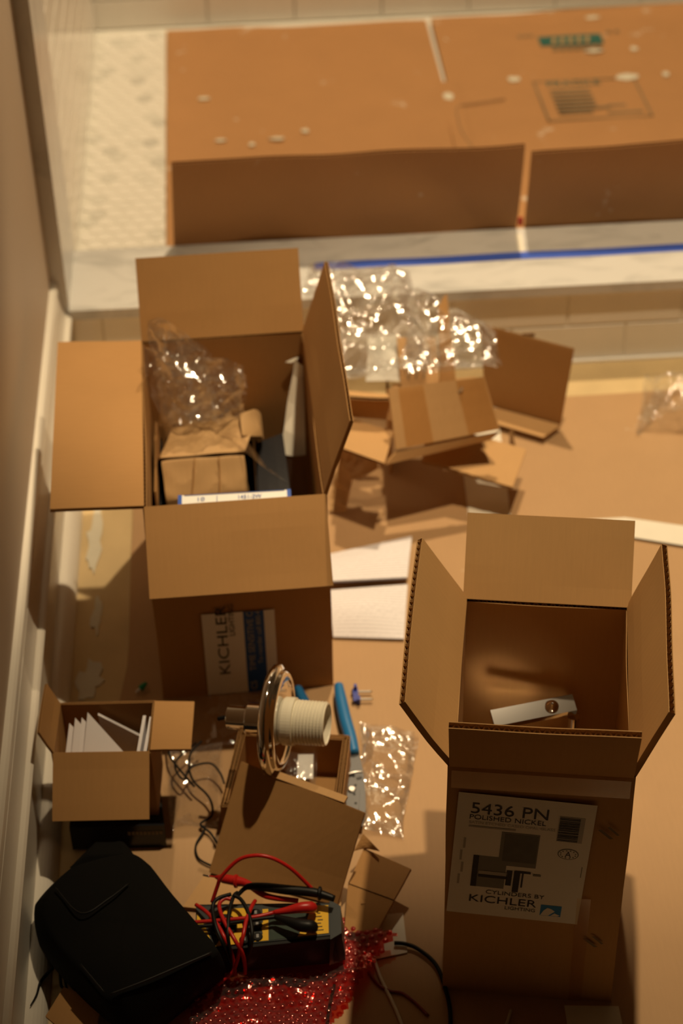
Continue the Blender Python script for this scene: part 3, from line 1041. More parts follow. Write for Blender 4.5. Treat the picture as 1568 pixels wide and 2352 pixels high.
# chrome fixture standing in it
cf = thing('chrome_fixture', 'polished chrome wall light fixture standing inside the product label box', 'light fixture', (.505, -.88, .007))
P0, P1 = V((0.4664, -0.8613, 0.1940)), V((0.5458, -0.8504, 0.1980))
ax = (P1 - P0).normalized(); nn = V((-.05, -.36, .93)); nn = (nn - ax * nn.dot(ax)).normalized(); ss = nn.cross(ax)
hw, ht = .0085, .0045
m = MB().hexa([P0 - ss * hw - nn * ht, P1 - ss * hw - nn * ht, P1 + ss * hw - nn * ht, P0 + ss * hw - nn * ht,
               P0 - ss * hw + nn * ht, P1 - ss * hw + nn * ht, P1 + ss * hw + nn * ht, P0 + ss * hw + nn * ht])
m.build('cross_bar', 'chrome', cf, bevel=.0012)
q = P0.lerp(P1, .72) + nn * .004
MB().lathe(q, nn, [(0, .0065), (.002, .0065), (.004, .0052), (.0065, .004), (.0085, .0022), (.009, .0005)], 24).build('cap_nut', 'chrome', cf, smooth=True)
MB().lathe((.545, -.856, .010), (0, 0, 1), [(0, .006), (.178, .006)], 24).build('stem', 'chrome', cf, smooth=False)
pn = V((.02, .53, .85)).normalized()
pcn = V((.488, -.940, .122))
MB().lathe(pcn, pn, [(-.006, .012), (-.005, .046), (-.003, .050), (-.0016, .0505), (-.0014, .0490), (-.0019, .040), (-.0024, .028), (-.0027, .014), (-.0028, .001)], 48).build('reflector_plate', 'satin_chrome', cf, smooth=True)  # hidden plate, tilted and dished as a mirror to throw light on the back panel
MB().tube([pcn - pn * .005, (.505, -.930, .060), (.520, -.920, .012)], .006).build('arm', 'chrome', cf, smooth=True)
MB().tube([(.535, -.925, .012), (.556, -.905, .10), (.566, -.890, .178), (.576, -.890, .186)], .0035).build('wire', 'wire_black', cf, smooth=True)

# ------------------------------------------------------------------ leaflet on the floor
lf = thing('instruction_leaflet', 'folded white instruction leaflet lying open on the floor paper beside the shipping box', 'leaflet', (.38, -.45, .004))
L0, L1, L2 = (V((.3305, -.386, .004)), V((.437, -.360, .004))), (V((.3305, -.455, .022)), V((.4235, -.449, .016))), (V((.3315, -.531, .004)), V((.4115, -.541, .004)))


def leaf(a, b, sag, k_):
    def fn(s, t):
        p_ = a[0].lerp(a[1], s).lerp(b[0].lerp(b[1], s), t)
        p_.z += sag * math.sin(math.pi * t) * (.6 + .5 * math.sin(3 * s + .5)) + k_
        return p_
    return fn


for nm, a, b, sag, mt in (('page', L0, L1, .006, 'leaflet_print'), ('page', (L1[0] + V((0, -.004, -.010)), L1[1] + V((0, -.003, -.008))), L2, .010, 'leaflet_print')):
    m = MB()
    for k_ in (0, -.0012, -.0024):
        m.grid(leaf(a, b, sag, .0024 + k_), 14, 14, lambda s, t: (s * .11, t * .075))
        m.grid(leaf(a, b, sag, .0019 + k_), 14, 14, lambda s, t: (.5, .5), flip=True)
    m.build(nm, mt, lf, smooth=True)

# ------------------------------------------------------------------ torn cartons beside the shipping box
tc_ = thing('torn_carton', 'torn open tan carton, taped at its front, heaped under clear plastic by the curb', 'box', (.46, -.25, .004))
BL, BR, TR, TL = V((.423, -.298, .092)), V((.551, -.269, .092)), V((.534, -.240, .150)), V((.418, -.254, .150))
fp = panel(BL, BR, TR, TL, .004, .007, .001, seed=61).build('front_panel', 'kraft_torn', tc_)
nf = (BR - BL).cross(TL - BL).normalized()


def onf(s, t, k_=.003):
    return BL.lerp(BR, s).lerp(TL.lerp(TR, s), t) + nf * k_


for (s0, s1) in ((.10, .36), (.70, .99)):
    MB().grid(lambda a, b: onf(s0 + (s1 - s0) * a, b * .99, .0030 + .0006 * wob((a * 3, b * 3, s0), 2, 1)), 8, 10).build('packing_tape', 'packing_tape', fp)
LL, LR = V((.409, -.308, .078)), V((.540, -.270, .078))
panel(LL, LR, BR + V((0, -.001, -.003)), BL + V((0, -.001, -.003)), .004, .007, .0006, seed=62).build('lower_panel', 'kraft_torn', tc_)
panel((.368, -.225, .088), (.424, -.262, .090), (.408, -.322, .088), (.362, -.289, .088), .004, .007, .001, seed=63).build('floor_panel', 'kraft_torn', tc_)
panel((.425, -.262, .090), (.545, -.242, .090), (.535, -.160, .092), (.430, -.165, .092), .004, .007, .001, seed=64).build('floor_panel', 'kraft_torn', tc_)
panel((.366, -.222, .090), (.424, -.238, .092), (.424, -.228, .118), (.368, -.214, .118), .004, .007, .001, seed=65).build('back_panel', 'kraft_torn', tc_)
panel((.424, -.228, .120), (.368, -.214, .120), (.366, -.236, .128), (.420, -.247, .129), .004, .007, .001, seed=66, ragged=.004).build('torn_flap', 'kraft_torn', tc_)
q1 = panel((.440, -.184, .098), (.487, -.183, .098), (.489, -.122, .130), (.440, -.118, .130), .003, .007, .0006, seed=67).build('flap', 'kraft_torn', tc_)
for s0 in (.15, .35, .55):
    a, b = V((.440, -.184, .1005)).lerp(V((.487, -.183, .1005)), s0), V((.440, -.120, .1325)).lerp(V((.489, -.122, .1325)), s0 + .3)
    d = (b - a); sd = d.cross(V((0, 0, 1))).normalized() * .0009
    a2, b2 = a.lerp(b, .15), a.lerp(b, .8)
    MB().quad([a2 - sd, a2 + sd, b2 + sd, b2 - sd]).build('printed_stroke', 'ink_dull', q1)
panel((.487, -.190, .098), (.508, -.186, .098), (.504, -.098, .176), (.493, -.105, .168), .004, .006, .0008, seed=68, ragged=.006).build('flap', 'kraft', tc_)
for xx in (.425, .528):
    panel((xx, -.150, -.0165), (xx, -.205, -.0165), (xx, -.205, .087), (xx, -.150, .087), .003, .007, .0004, seed=69).build('folded_leg', 'kraft', tc_)
MB().lathe((.505, -.247, .138), (-.2, -.6, .6), [(0, .0045), (.006, .0045)], 14).build('torn_hole', 'board_edge', tc_)

UP = V((-.0026, -.0265, .020))        # the heap rests on its folded legs
tc_.location += UP

o = crumple(((.398, -.168, .100), (.442, -.168, .100), (.446, -.098, .122), (.404, -.100, .124)), 18, .003, 6, 25)
o = o.build('foam_sheet', 'foam_white', None, loc=(.42, -.13, .1))
o.location += UP
tag(o, 'white foam sheet tucked into the torn carton under clear plastic', 'foam sheet')

lc = thing('cardboard_scrap', 'bent piece of cardboard standing upright against the tiled curb', 'cardboard', (.60, -.13, .004))
panel((.558, -.106, .012), (.649, -.158, .012), (.660, -.156, .127), (.551, -.089, .1255), .004, .007, .0012, seed=71).build('upright_panel', 'kraft', lc)
panel((.556, -.110, .0115), (.648, -.162, .0115), (.622, -.186, .0115), (.530, -.128, .0115), .004, .007, .0006, seed=72).build('lip', 'kraft_torn', lc)
MB().box((.600, -.118, .1225), (.616, -.116, .1285)).build('torn_notch', 'board_edge', lc)

p3 = thing('cardboard_scrap', 'tan cardboard strip with ragged corrugated edge jutting out under the torn carton', 'cardboard', (.53, -.29, .004))
panel((.588, -.262, .052), (.470, -.215, .068), (.456, -.284, .060), (.561, -.336, .053), .004, .006, .001, seed=73, ragged=.003).build('board', 'kraft_torn', p3)
panel((.575, -.215, .004), (.575, -.250, .004), (.575, -.250, .050), (.575, -.215, .050), .003, .006, .0004, seed=74).build('folded_leg', 'kraft', p3)

ck = MB()
crumple(((.343, -.300, .006), (.362, -.306, .006), (.378, -.276, .070), (.357, -.262, .070)), 24, .008, 7, 30, mb=ck)
crumple(((.356, -.268, .060), (.372, -.300, .050), (.402, -.300, .066), (.392, -.262, .078)), 18, .006, 4, 30, mb=ck)
o = ck.build('crumpled_paper', 'kraft_paper', None, loc=(.36, -.28, 0))
tag(o, 'crumpled scrap of brown kraft paper between shipping box and torn carton', 'paper')

pb = MB()
crumple(((.350, -.215, .140), (.475, -.225, .150), (.465, -.030, .165), (.335, .000, .160)), 60, .016, 12, 16, mb=pb, layers=2, gap=.022)
crumple(((.440, -.225, .152), (.560, -.210, .135), (.555, -.130, .150), (.455, -.060, .165)), 48, .013, 14, 18, mb=pb, layers=2, gap=.014)
crumple(((.330, -.060, .150), (.455, -.050, .160), (.450, .030, .145), (.335, .045, .140)), 40, .014, 16, 18, mb=pb)
o = pb.build('plastic_bag', 'clear_film_heavy', None, smooth=True, loc=(.44, -.1, .14))
o.location += V((-.001, -.010, .012))
tag(o, 'large crinkled clear plastic bag heaped over the torn carton by the curb', 'plastic bag')

rbg = MB()
crumple(((.750, -.178, .008), (.900, -.190, .008), (.900, -.080, .03), (.775, -.085, .03)), 44, .016, 18, 18, mb=rbg, layers=2, gap=.022)
o = rbg.build('plastic_bag', 'clear_film_heavy', None, smooth=True, loc=(.82, -.13, 0))
tag(o, 'small clear plastic bag alone on the floor paper near the curb', 'plastic bag')

# ------------------------------------------------------------------ little box of folded instructions on the black package
bk = thing('black_package', 'flat black retail package lying under the little box of folded papers', 'package', (.1, -.78, .003))
MB().hexa([(.049, -.822, .003), (.1445, -.826, .003), (.132, -.690, .003), (.052, -.690, .003),
           (.049, -.822, .036), (.1445, -.826, .036), (.132, -.690, .036), (.052, -.690, .036)]).build('carton', 'black_gloss', bk, bevel=.001)
Fb = Face((.049, -.822, .003), (.0955, -.004, 0), (0, 0, 1))
for i in range(9):
    Fb.rect('blurred_letter', .058 + i * .0040, .020, .0608 + i * .0040, .025, 'ink_dull', bk)
MB().hexa([(.118, -.818, .0361), (.1405, -.8195, .0361), (.131, -.735, .0361), (.118, -.735, .0361),
           (.118, -.818, .0364), (.1405, -.8195, .0364), (.131, -.735, .0364), (.118, -.735, .0364)]).build('grey_panel', 'meter_grey', bk)

sb, (A, u, v, k) = carton('small_box', 'little open brown box holding folded white papers, standing on the black package', .0405, -.8075, -3.01, .0985, .0718, .0904,
                          {'f': (.066, -40), 'l': (.030, 71), 'r': (.040, -1.2)}, z0=.0367, th=.0026, pitch=.005, seed=80)
pl_ = [(.006, .012, .052, .0155, 4, .0), (.012, .010, .050, .0155, 4, .0)]


def paper(name, pts, label, grp):
    m = MB()
    a, b, c_, d = [A + u * p[0] + v * p[1] + k * p[2] for p in pts]

    def fn(s, t, o_):
        q = a.lerp(b, s).lerp(d.lerp(c_, s), t)
        return q + u * (o_ + .0012 * math.sin(math.pi * t + s))
    m.grid(lambda s, t: fn(s, t, 0), 6, 8); m.grid(lambda s, t: fn(s, t, .0012), 6, 8, flip=True)
    m.grid(lambda s, t: fn(s, 1, .0012 * t), 6, 1); m.grid(lambda s, t: fn(0, s, .0012 * t), 6, 1); m.grid(lambda s, t: fn(1, s, .0012 * t), 6, 1)
    o_ = m.build(name, 'paper_white', None, loc=A + u * pts[0][0])
    tag(o_, label, 'paper', grp)


def sheet_in_box(pts, label, thick=.0016, axis_=None):
    """folded sheet: corner list in box coordinates (right, back, up)"""
    q = [A + u * a_ + v * b_ + k * c_ for a_, b_, c_ in pts]
    d = (axis_ or v) * thick
    m = MB()
    for o_ in (0, .55):
        m.hexa([p_ + d * o_ for p_ in q] + [p_ + d * (o_ + .42) for p_ in q])
    o = m.build('folded_paper', 'paper_white', None, loc=q[0])
    tag(o, label, 'paper', 'folded papers in the little box')


ORD = ('first', 'second', 'third', 'fourth')
for i in range(4):
    s0 = .0065 + i * .0066
    z0 = .050 + i * .0032
    sheet_in_box(((s0, .005 + i * .001, z0), (s0 + .060, .005 + i * .001, z0), (s0 + .046, .016, z0 + .009), (s0 + .006, .050, z0 + (.033, .037, .034, .038)[i])),
                 '%s folded white sheet counted from the baseboard side of the little box' % ORD[i], .0028, V((0, -.55, .83)))
sheet_in_box(((.044, .058, .004), (.082, .058, .004), (.080, .060, .052), (.040, .060, .084)), 'folded sheet standing in shade behind the others in the little box', .003)
for i in range(2):
    s0 = .080 + i * .0065
    sheet_in_box(((s0 - .006, .012, .006), (s0 + .000, .050, .006), (s0 + .006, .056, .086 - i * .002), (s0 + .002, .012, .078)),
                 ('folded white sheet curling along the right wall of the little box', 'folded white sheet pressed against the right wall of the little box')[i], .003, u)

# ------------------------------------------------------------------ wall light parts on the floor
fc = thing('shallow_carton', 'shallow open carton with layered edges holding the chrome fixture', 'box', (.27, -.78, .003))
zf = .058
cr = [V((.203, -.824, 0)), V((.322, -.832, 0)), V((.3365, -.739, 0)), V((.2245, -.722, 0))]
for i in range(4):
    a, b = cr[i], cr[(i + 1) % 4]
    inn = (b - a).cross(V((0, 0, 1))).normalized() * -1
    for j in range(2):
        o_ = inn * (j * .0042)
        g = (b - a).normalized() * (.0045 * (1 + j) - .0045)
        panel(a + g + o_ + V((0, 0, .006)), b - g + o_ + V((0, 0, .006)), b - g + o_ + V((0, 0, zf)), a + g + o_ + V((0, 0, zf)), .0030, .006, .0005, seed=90 + i * 2 + j).build('side_panel', 'kraft', fc)
MB().prism([(p_.x, p_.y) for p_ in cr], .0035, .0058).build('bottom_panel', 'kraft', fc)

sm = thing('hardware_pack', 'small clear hardware pouch with white label inside the shallow carton', 'hardware bag', (.28, -.765, .008))
crumple(((.262, -.790, .022), (.296, -.793, .022), (.302, -.735, .040), (.272, -.733, .040)), 22, .005, 3, 30, layers=2, gap=.006).build('pouch', 'clear_film', sm, smooth=True)
MB().hexa([(.280, -.768, .030), (.297, -.770, .030), (.299, -.742, .037), (.283, -.741, .037), (.280, -.768, .0305), (.297, -.770, .0305), (.299, -.742, .0375), (.283, -.741, .0375)]).build('label_card', 'label_white', sm)
for i in range(3):
    MB().lathe((.272 + i * .007, -.782 + i * .003, .014), (.3, 1, .1), [(0, .0035), (.002, .0035), (.0022, .0016), (.018, .0016)], 10).build('screw', 'screw_steel', sm)

lp = thing('lamp_holder', 'polished chrome lamp holder with round plate and white threaded socket, lying on the shallow carton', 'light fixture', (.265, -.785, .08))
axis = V((0.9640, -0.2440, 0.0630)).normalized()
cc = V((0.2651, -0.7896, 0.1380))
SC = lambda pr__: [(a_ * 1.08, b_ * 1.13) for a_, b_ in pr__]
MB().lathe(cc, axis, SC([(-.010, .012), (-.0095, .030), (-.0085, .046), (-.0055, .0495), (-.0025, .0500), (.0000, .0488), (.0012, .0455), (.0022, .0445), (.0040, .0440),
                      (.0055, .0420), (.0062, .0385), (.0050, .0375), (.0035, .0370), (.0030, .0300), (.0030, .012)]), 72).build('plate', 'chrome', lp, smooth=True)
MB().lathe(cc, axis, SC([(-.030, .0135), (-.0285, .0140), (-.0095, .0140)]), 40).build('collar', 'chrome', lp)
MB().lathe(cc, axis, SC([(-.048, .0098), (-.0475, .0105), (-.029, .0105)]), 36).build('stem', 'chrome', lp)
sk = [(.003, .0150), (.0032, .0195), (.006, .0212), (.012, .0215), (.0155, .0212), (.0160, .0188)]
t_ = .0165
for i in range(9):
    sk += [(t_, .0186), (t_ + .0009, .0196), (t_ + .0019, .0196), (t_ + .0027, .0186)]
    t_ += .0031
sk += [(t_ + .001, .0186), (t_ + .0012, .0172), (t_ - .008, .0165), (t_ - .028, .0160)]
MB().lathe(cc, axis, SC(sk), 48).build('threaded_socket', 'porcelain', lp, smooth=False)
MB().tube([cc - axis * .046, cc - axis * .054 + V((0, 0, -.001)), cc - axis * .062 + V((0, 0, -.004))], .0022).build('wire', 'wire_black', lp, smooth=True)

bp_ = thing('cardboard_piece', 'brown cardboard panel leaning over the front of the shallow carton, in the lamp holder\'s shadow', 'cardboard', (.27, -.87, .004))
panel((0.1879, -0.8700, 0.0120), (0.3125, -0.9216, 0.0120), (0.3433, -0.8833, 0.1000), (0.2266, -0.8058, 0.1000), .004, .007, .0012, seed=101, bulge=.001).build('board', 'kraft', bp_)
a, b = V((0.2471, -0.8249, 0.0985)), V((0.3239, -0.8697, 0.0985))
MB().hexa([a + V((0, 0, 0)), b, b + V((.004, .006, .002)), a + V((.004, .006, .002)), a + V((0, -.001, .004)), b + V((0, -.001, .004)), b + V((.004, .006, .005)), a + V((.004, .006, .005))]).build('torn_lip', 'kraft_torn', bp_)

cr_ = thing('cardboard_piece', 'dim brown cardboard panel with a crease lying right of the leaning panel', 'cardboard', (.35, -.92, .004))
panel((0.3245, -0.9042, 0.0220), (0.3671, -0.9332, 0.0280), (0.3865, -0.9017, 0.0340), (0.3427, -0.8680, 0.0300), .003, .006, .001, seed=103).build('board', 'kraft', cr_)
panel((0.3671, -0.9334, 0.0270), (0.3245, -0.9045, 0.0210), (0.3177, -0.9529, 0.0100), (0.3466, -0.9620, 0.0120), .003, .006, .001, seed=104).build('board', 'kraft', cr_)
panel((0.3322, -0.8682, 0.0280), (0.3428, -0.8669, 0.0300), (0.3574, -0.8807, 0.0400), (0.3427, -0.8569, 0.0400), .003, .006, .001, seed=105).build('torn_tab', 'kraft', cr_)
MB().box((.335, -.93, .004), (.36, -.90, .022)).build('fold_under', 'kraft', cr_)

tn = thing('cardboard_piece', 'tan cardboard panel with a corrugated corner lying beneath the yellow meter', 'cardboard', (.25, -.91, .004))
panel((0.1611, -0.9080, 0.0060), (0.3133, -0.9415, 0.0060), (0.3178, -0.9057, 0.0100), (0.1822, -0.8734, 0.0100), .004, .007, .0008, seed=107).build('board', 'kraft_torn', tn)

bc = thing('cardboard_piece', 'corner of a brown cardboard piece by the baseboard below the black pouch', 'cardboard', (.07, -1.04, .004))
panel((0.0376, -1.0445, 0.0300), (0.0791, -1.0871, 0.0300), (0.0894, -1.0341, 0.0340), (0.0529, -1.0157, 0.0340), .003, .006, .001, seed=109).build('board', 'kraft', bc)
MB().box((.055, -1.05, .004), (.075, -1.03, .029)).build('fold_under', 'kraft', bc)

# ------------------------------------------------------------------ wire strippers, anchor
ws_ = thing('wire_strippers', 'wire strippers with blue grips and grey jaws lying by the shipping box', 'pliers', (.335, -.72, .004))
MB().tube([(.3325, -.618, .014), (.3335, -.640, .014), (.3365, -.672, .014), (.3405, -.700, .014), (.3425, -.722, .014)], .0068, 14, rad=[.0050, .0066, .0070, .0066, .0058]).build('grip', 'grip_blue', ws_, smooth=True)
MB().tube([(.287, -.618, .013), (.293, -.640, .013), (.304, -.675, .013), (.318, -.705, .013), (.327, -.728, .013)], .0068, 14, rad=[.0050, .0066, .0070, .0066, .0056]).build('grip', 'grip_blue', ws_, smooth=True)
MB().prism([(.338, -.716), (.3475, -.716), (.3500, -.745), (.3505, -.775), (.3490, -.800), (.3440, -.822), (.3390, -.822), (.3360, -.795), (.3330, -.765)], .0085, .0125).build('jaw', 'tool_grey', ws_, bevel=.0008)
MB().prism([(.322, -.722), (.331, -.720), (.340, -.750), (.345, -.775), (.3420, -.800), (.3370, -.820), (.3340, -.820), (.3300, -.800), (.3280, -.772)], .0126, .0164).build('jaw', 'tool_grey', ws_, bevel=.0008)
MB().lathe((.3365, -.7755, .0164), (0, 0, 1), [(0, .0042), (.0016, .0042), (.0022, .0030)], 20).build('pivot_bolt', 'screw_steel', ws_)
for i in range(4):
    MB().lathe((.3395 + .0012 * math.sin(i * 2), -.757 - .0 - i * .0125, .0163), (0, 0, 1), [(0, .0014), (.0004, .0014)], 12).build('stripping_hole', 'black_plastic', ws_)
MB().tube([(.329, -.757, .018), (.340, -.754, .019), (.3490, -.753, .018)], .0014).build('lock_lever', 'screw_steel', ws_, smooth=True)

an = thing('wall_anchor', 'tiny blue plastic bracket with two steel screws on the floor paper', 'bracket', (.352, -.63, .003))
MB().box((.3475, -.637, .0038), (.3535, -.6175, .0080)).build('bracket', 'anchor_blue', an, bevel=.0008)
MB().box((.3490, -.6205, .0080), (.3525, -.6160, .0130)).build('tab', 'anchor_blue', an, bevel=.0006)
MB().box((.3515, -.6390, .0040), (.3550, -.6330, .0110)).build('tab', 'anchor_blue', an, bevel=.0006)
for yy in (-.622, -.634):
    MB().lathe((.350, yy, .0065), (1, -.06, 0), [(-.004, .0028), (-.0025, .0032), (-.002, .0012), (.017, .0012), (.0195, .0004)], 12).build('screw', 'screw_steel', an)

gr = thing('wire_nut', 'tiny green wire nut on the floor against the shipping box corner', 'wire nut', (0.1121, -0.5933, 0.0040))
MB().lathe((0.1133, -0.5969, 0.0060), (.5, .3, .3), [(0, .0034), (.004, .0034), (.009, .0020), (.010, .0008)], 12).build('cone', 'green_plastic', gr)
MB().lathe((0.1133, -0.5969, 0.0060), (-.5, -.3, -.2), [(0, .0016), (.006, .0010)], 8).build('stub', 'screw_steel', gr)

# ------------------------------------------------------------------ loose bags and cables between the boxes
fb = MB()
crumple(((.345, -.822, .006), (.384, -.835, .006), (.412, -.690, .008), (.352, -.668, .008)), 50, .007, 22, 24, mb=fb, layers=2, gap=.006)
o = fb.build('plastic_bag', 'clear_film_heavy', None, smooth=True, loc=(.37, -.75, .004))
tag(o, 'flat clear plastic bag on the floor paper beside the wire strippers', 'plastic bag')
fb = MB()
crumple(((.147, -.806, .006), (.196, -.806, .006), (.205, -.700, .018), (.146, -.700, .012)), 40, .007, 24, 20, mb=fb, layers=2, gap=.008)
crumple(((.165, -.700, .012), (.262, -.690, .014), (.270, -.625, .022), (.190, -.625, .018)), 40, .008, 26, 20, mb=fb)
o = fb.build('plastic_bag', 'clear_film', None, smooth=True, loc=(.19, -.72, .004))
tag(o, 'thin clear plastic bag in the shade under the black cable', 'plastic bag')
o = MB().tube([(0.1823, -0.7061, 0.0300), (0.1705, -0.7190, 0.0260), (0.1684, -0.7369, 0.0220), (0.1732, -0.7540, 0.0200), (0.1865, -0.7715, 0.0180), (0.1917, -0.7852, 0.0160), (0.1904, -0.7964, 0.0120), (0.1791, -0.8043, 0.0100), (0.1886, -0.8145, 0.0080), (0.1964, -0.8294, 0.0070), (0.2092, -0.8507, 0.0060)], .0012).build('cable', 'wire_black', None, smooth=True, loc=(.18, -.75, .01))
tag(o, 'thin black cable looping over the shaded plastic bag', 'cable')
o = MB().tube([(0.1798, -0.8044, 0.0080), (0.1833, -0.8091, 0.0070), (0.1742, -0.8274, 0.0055), (0.1763, -0.8448, 0.0055), (0.1881, -0.8554, 0.0055), (0.1959, -0.8573, 0.0050)], .0011).build('cable', 'wire_black', None, smooth=True, loc=(.18, -.83, .005))
tag(o, 'thin black cable curling on the floor paper beside the leaning panel', 'cable')
o = MB().tube([(0.1439, -0.6776, 0.0120), (0.1469, -0.7094, 0.0180), (0.1528, -0.7275, 0.0220), (0.1711, -0.7587, 0.0220), (0.1737, -0.7617, 0.0210)], .0012).build('cable', 'wire_black', None, smooth=True, loc=(.15, -.71, .01))
tag(o, 'short black cable end beside the black package', 'cable')
o = MB().tube([(0.1759, -0.7023, 0.0240), (0.1541, -0.7314, 0.0260), (0.1622, -0.7537, 0.0240), (0.1714, -0.7391, 0.0260), (0.1904, -0.7332, 0.0240), (0.2005, -0.7439, 0.0200), (0.2046, -0.7559, 0.0160)], .0011).build('cable', 'wire_black', None, smooth=True, loc=(.17, -.71, .01))
tag(o, 'black cable arching from the black package towards the shallow carton', 'cable')

# ------------------------------------------------------------------ red bubble wrap under the meter
bw = thing('bubble_wrap', 'sheet of translucent red bubble wrap under the yellow meter', 'bubble wrap', (.25, -1.02, .004))
outline = [(.166, -1.06), (.168, -1.018), (.19, -1.00), (.219, -.985), (.300, -.950), (.317, -.930), (.340, -.953), (.370, -.969), (.348, -.985), (.331, -1.015), (.300, -1.052), (.285, -1.10), (.165, -1.12)]


def inside(x, y):
    c_ = False
    n = len(outline)
    for i in range(n):
        (xa, ya_), (xb, yb_) = outline[i], outline[(i + 1) % n]
        if (ya_ > y) != (yb_ > y) and x < (xb - xa) * (y - ya_) / (yb_ - ya_) + xa:
            c_ = not c_
    return c_


def wrap_z(x, y):
    z = .014 + .016 * wob((x, y, 0), 30, 4) + .014 * max(0, wob((x, y, 1), 14, 6))
    if .19 < x < .33 and y > -1.008: z = min(z, .0125)
    return max(.005, z)


m = MB()
st = .0045
nx, ny = 50, 46
ok = {}
for i in range(nx + 1):
    for j in range(ny + 1):
        x, y = .16 + i * st, -1.125 + j * st
        ok[i, j] = inside(x, y)
for i in range(nx):
    for j in range(ny):
        if sum(ok[a_, b_] for a_, b_ in ((i, j), (i + 1, j), (i + 1, j + 1), (i, j + 1))) >= 3:
            m.quad([(.16 + a_ * st, -1.125 + b_ * st, wrap_z(.16 + a_ * st, -1.125 + b_ * st)) for a_, b_ in ((i, j), (i + 1, j), (i + 1, j + 1), (i, j + 1))])
m.build('film', 'bubble_red', bw, smooth=True, weld=True)
m = MB()
y = -1.12
row = 0
while y < -.93:
    x = .162 + (.0042 if row % 2 else 0)
    while x < .372:
        if inside(x, y) and not (.20 < x < .312 and -1.0 < y < -.935):
            z = wrap_z(x, y)
            m.lathe((x, y, z - .0003), (wob((x, y, 0), 40, 1) * .5, wob((x, y, 0), 40, 2) * .5, 1), [(0, .0031), (.0009, .0029), (.0017, .0021), (.0020, .0009)], 10, cap=False)
            i1 = len(m.v)
            m.f.append(list(range(i1 - 10, i1))); m.uv.append([(0, 0)] * 10)
        x += .0084
    y += .0073
    row += 1
o = m.build('bubbles', 'bubble_red', bw, smooth=True)
o['kind'] = 'stuff'

# ------------------------------------------------------------------ multimeter with its leads
mt = thing('clamp_meter', 'yellow and black electrical meter wrapped in red and black test leads', 'multimeter', (.245, -.972, .018))
MB().hexa([(.194, -1.000, .019), (.310, -.996, .019), (.312, -.948, .019), (.178, -.942, .019),
           (.194, -.999, .052), (.307, -.993, .052), (.309, -.951, .052), (.178, -.943, .052)]).build('body', 'black_plastic', mt, bevel=.005)
MB().hexa([(.300, -.998, .018), (.316, -.992, .018), (.317, -.955, .018), (.302, -.946, .018),
           (.302, -.996, .054), (.313, -.989, .054), (.314, -.957, .054), (.304, -.949, .054)]).build('end_bumper', 'meter_grey', mt, bevel=.004)
zz = .0524


def mplate(name, pts, mat, z0=zz, z1=zz + .0008, parent=mt):
    return MB().prism(pts, z0, z1).build(name, mat, parent)


mplate('face_plate', [(.176, -.996), (.303, -.990), (.305, -.953), (.177, -.946)], 'meter_grey')
zz += .0008
yp = mplate('yellow_panel', [(.272, -.9895), (.301, -.988), (.3025, -.955), (.287, -.9545), (.281, -.972)], 'meter_yellow', zz, zz + .0006)
mplate('screen', [(.2455, -.992), (.2705, -.990), (.280, -.972), (.286, -.9555), (.2465, -.955)], 'screen_green', zz, zz + .0005)
mplate('yellow_panel', [(.2310, -.9925), (.2445, -.992), (.2455, -.955), (.2400, -.955), (.2400, -.971), (.2310, -.9725), (.2385, -.977), (.2395, -.984)], 'meter_yellow', zz, zz + .0006)
mplate('yellow_panel', [(.195, -.995), (.216, -.994), (.222, -.985), (.220, -.968), (.226, -.958), (.222, -.952), (.206, -.952), (.198, -.962), (.208, -.972)], 'meter_yellow', zz, zz + .0006)
mplate('yellow_panel', [(.177, -.995), (.193, -.995), (.186, -.972), (.178, -.955)], 'meter_yellow', zz, zz + .0006)
for (x, y) in ((.2335, -.9595), (.2345, -.9735), (.2345, -.9875), (.222, -.990)):
    b_ = MB().lathe((x, y, zz), (0, 0, 1), [(0, .0050), (.0016, .0048), (.0022, .0040)], 20).build('button', 'black_plastic', mt)
    MB().box((x - .0012, y - .0020, zz + .0022), (x + .0012, y + .0020, zz + .0026)).build('symbol', 'button_grey', b_)
for i in range(6):
    MB().box((.2900 + (i % 2) * .0015, -.9845 + i * .0040, zz + .0006), (.2965 - (i % 3) * .001, -.9835 + i * .0040, zz + .0009)).build('printed_line', 'ink_black', yp)
MB().lathe((.203, -.973, zz), (0, 0, 1), [(0, .013), (.004, .0125), (.005, .011)], 32).build('dial', 'black_plastic', mt)
MB().box((.192, -.9755, zz + .005), (.214, -.9705, zz + .0085)).build('dial_grip', 'meter_grey', mt, bevel=.001)


def lead(name, pts, mat, r=.0019, rad=None, parent=mt):
    return MB().tube(pts, r, 10, 6, rad).build(name, mat, parent, smooth=True)


lead('test_lead', [(0.1930, -0.9511, 0.0640), (0.1989, -0.9442, 0.0780), (0.2036, -0.9409, 0.0880), (0.2197, -0.9345, 0.1020), (0.2364, -0.9351, 0.1080), (0.2521, -0.9379, 0.1060), (0.2679, -0.9422, 0.0960), (0.2808, -0.9456, 0.0800), (0.2901, -0.9495, 0.0680), (0.2951, -0.9527, 0.0600)], 'lead_red')
pr_ = lead('probe', [(0.2161, -0.9466, 0.0640), (0.2235, -0.9410, 0.0680), (0.2298, -0.9400, 0.0700), (0.2451, -0.9423, 0.0700), (0.2647, -0.9470, 0.0700), (0.2892, -0.9521, 0.0700), (0.3085, -0.9594, 0.0680)], 'lead_black', rad=[.0019, .0022, .0034, .0044, .0048, .0046, .0032])
MB().lathe((0.2949, -0.9536, 0.0700), (.13, -.02, 0), [(-.002, .0048), (-.001, .0066), (.001, .0066), (.002, .0048)], 18).build('finger_guard', 'lead_black', pr_)
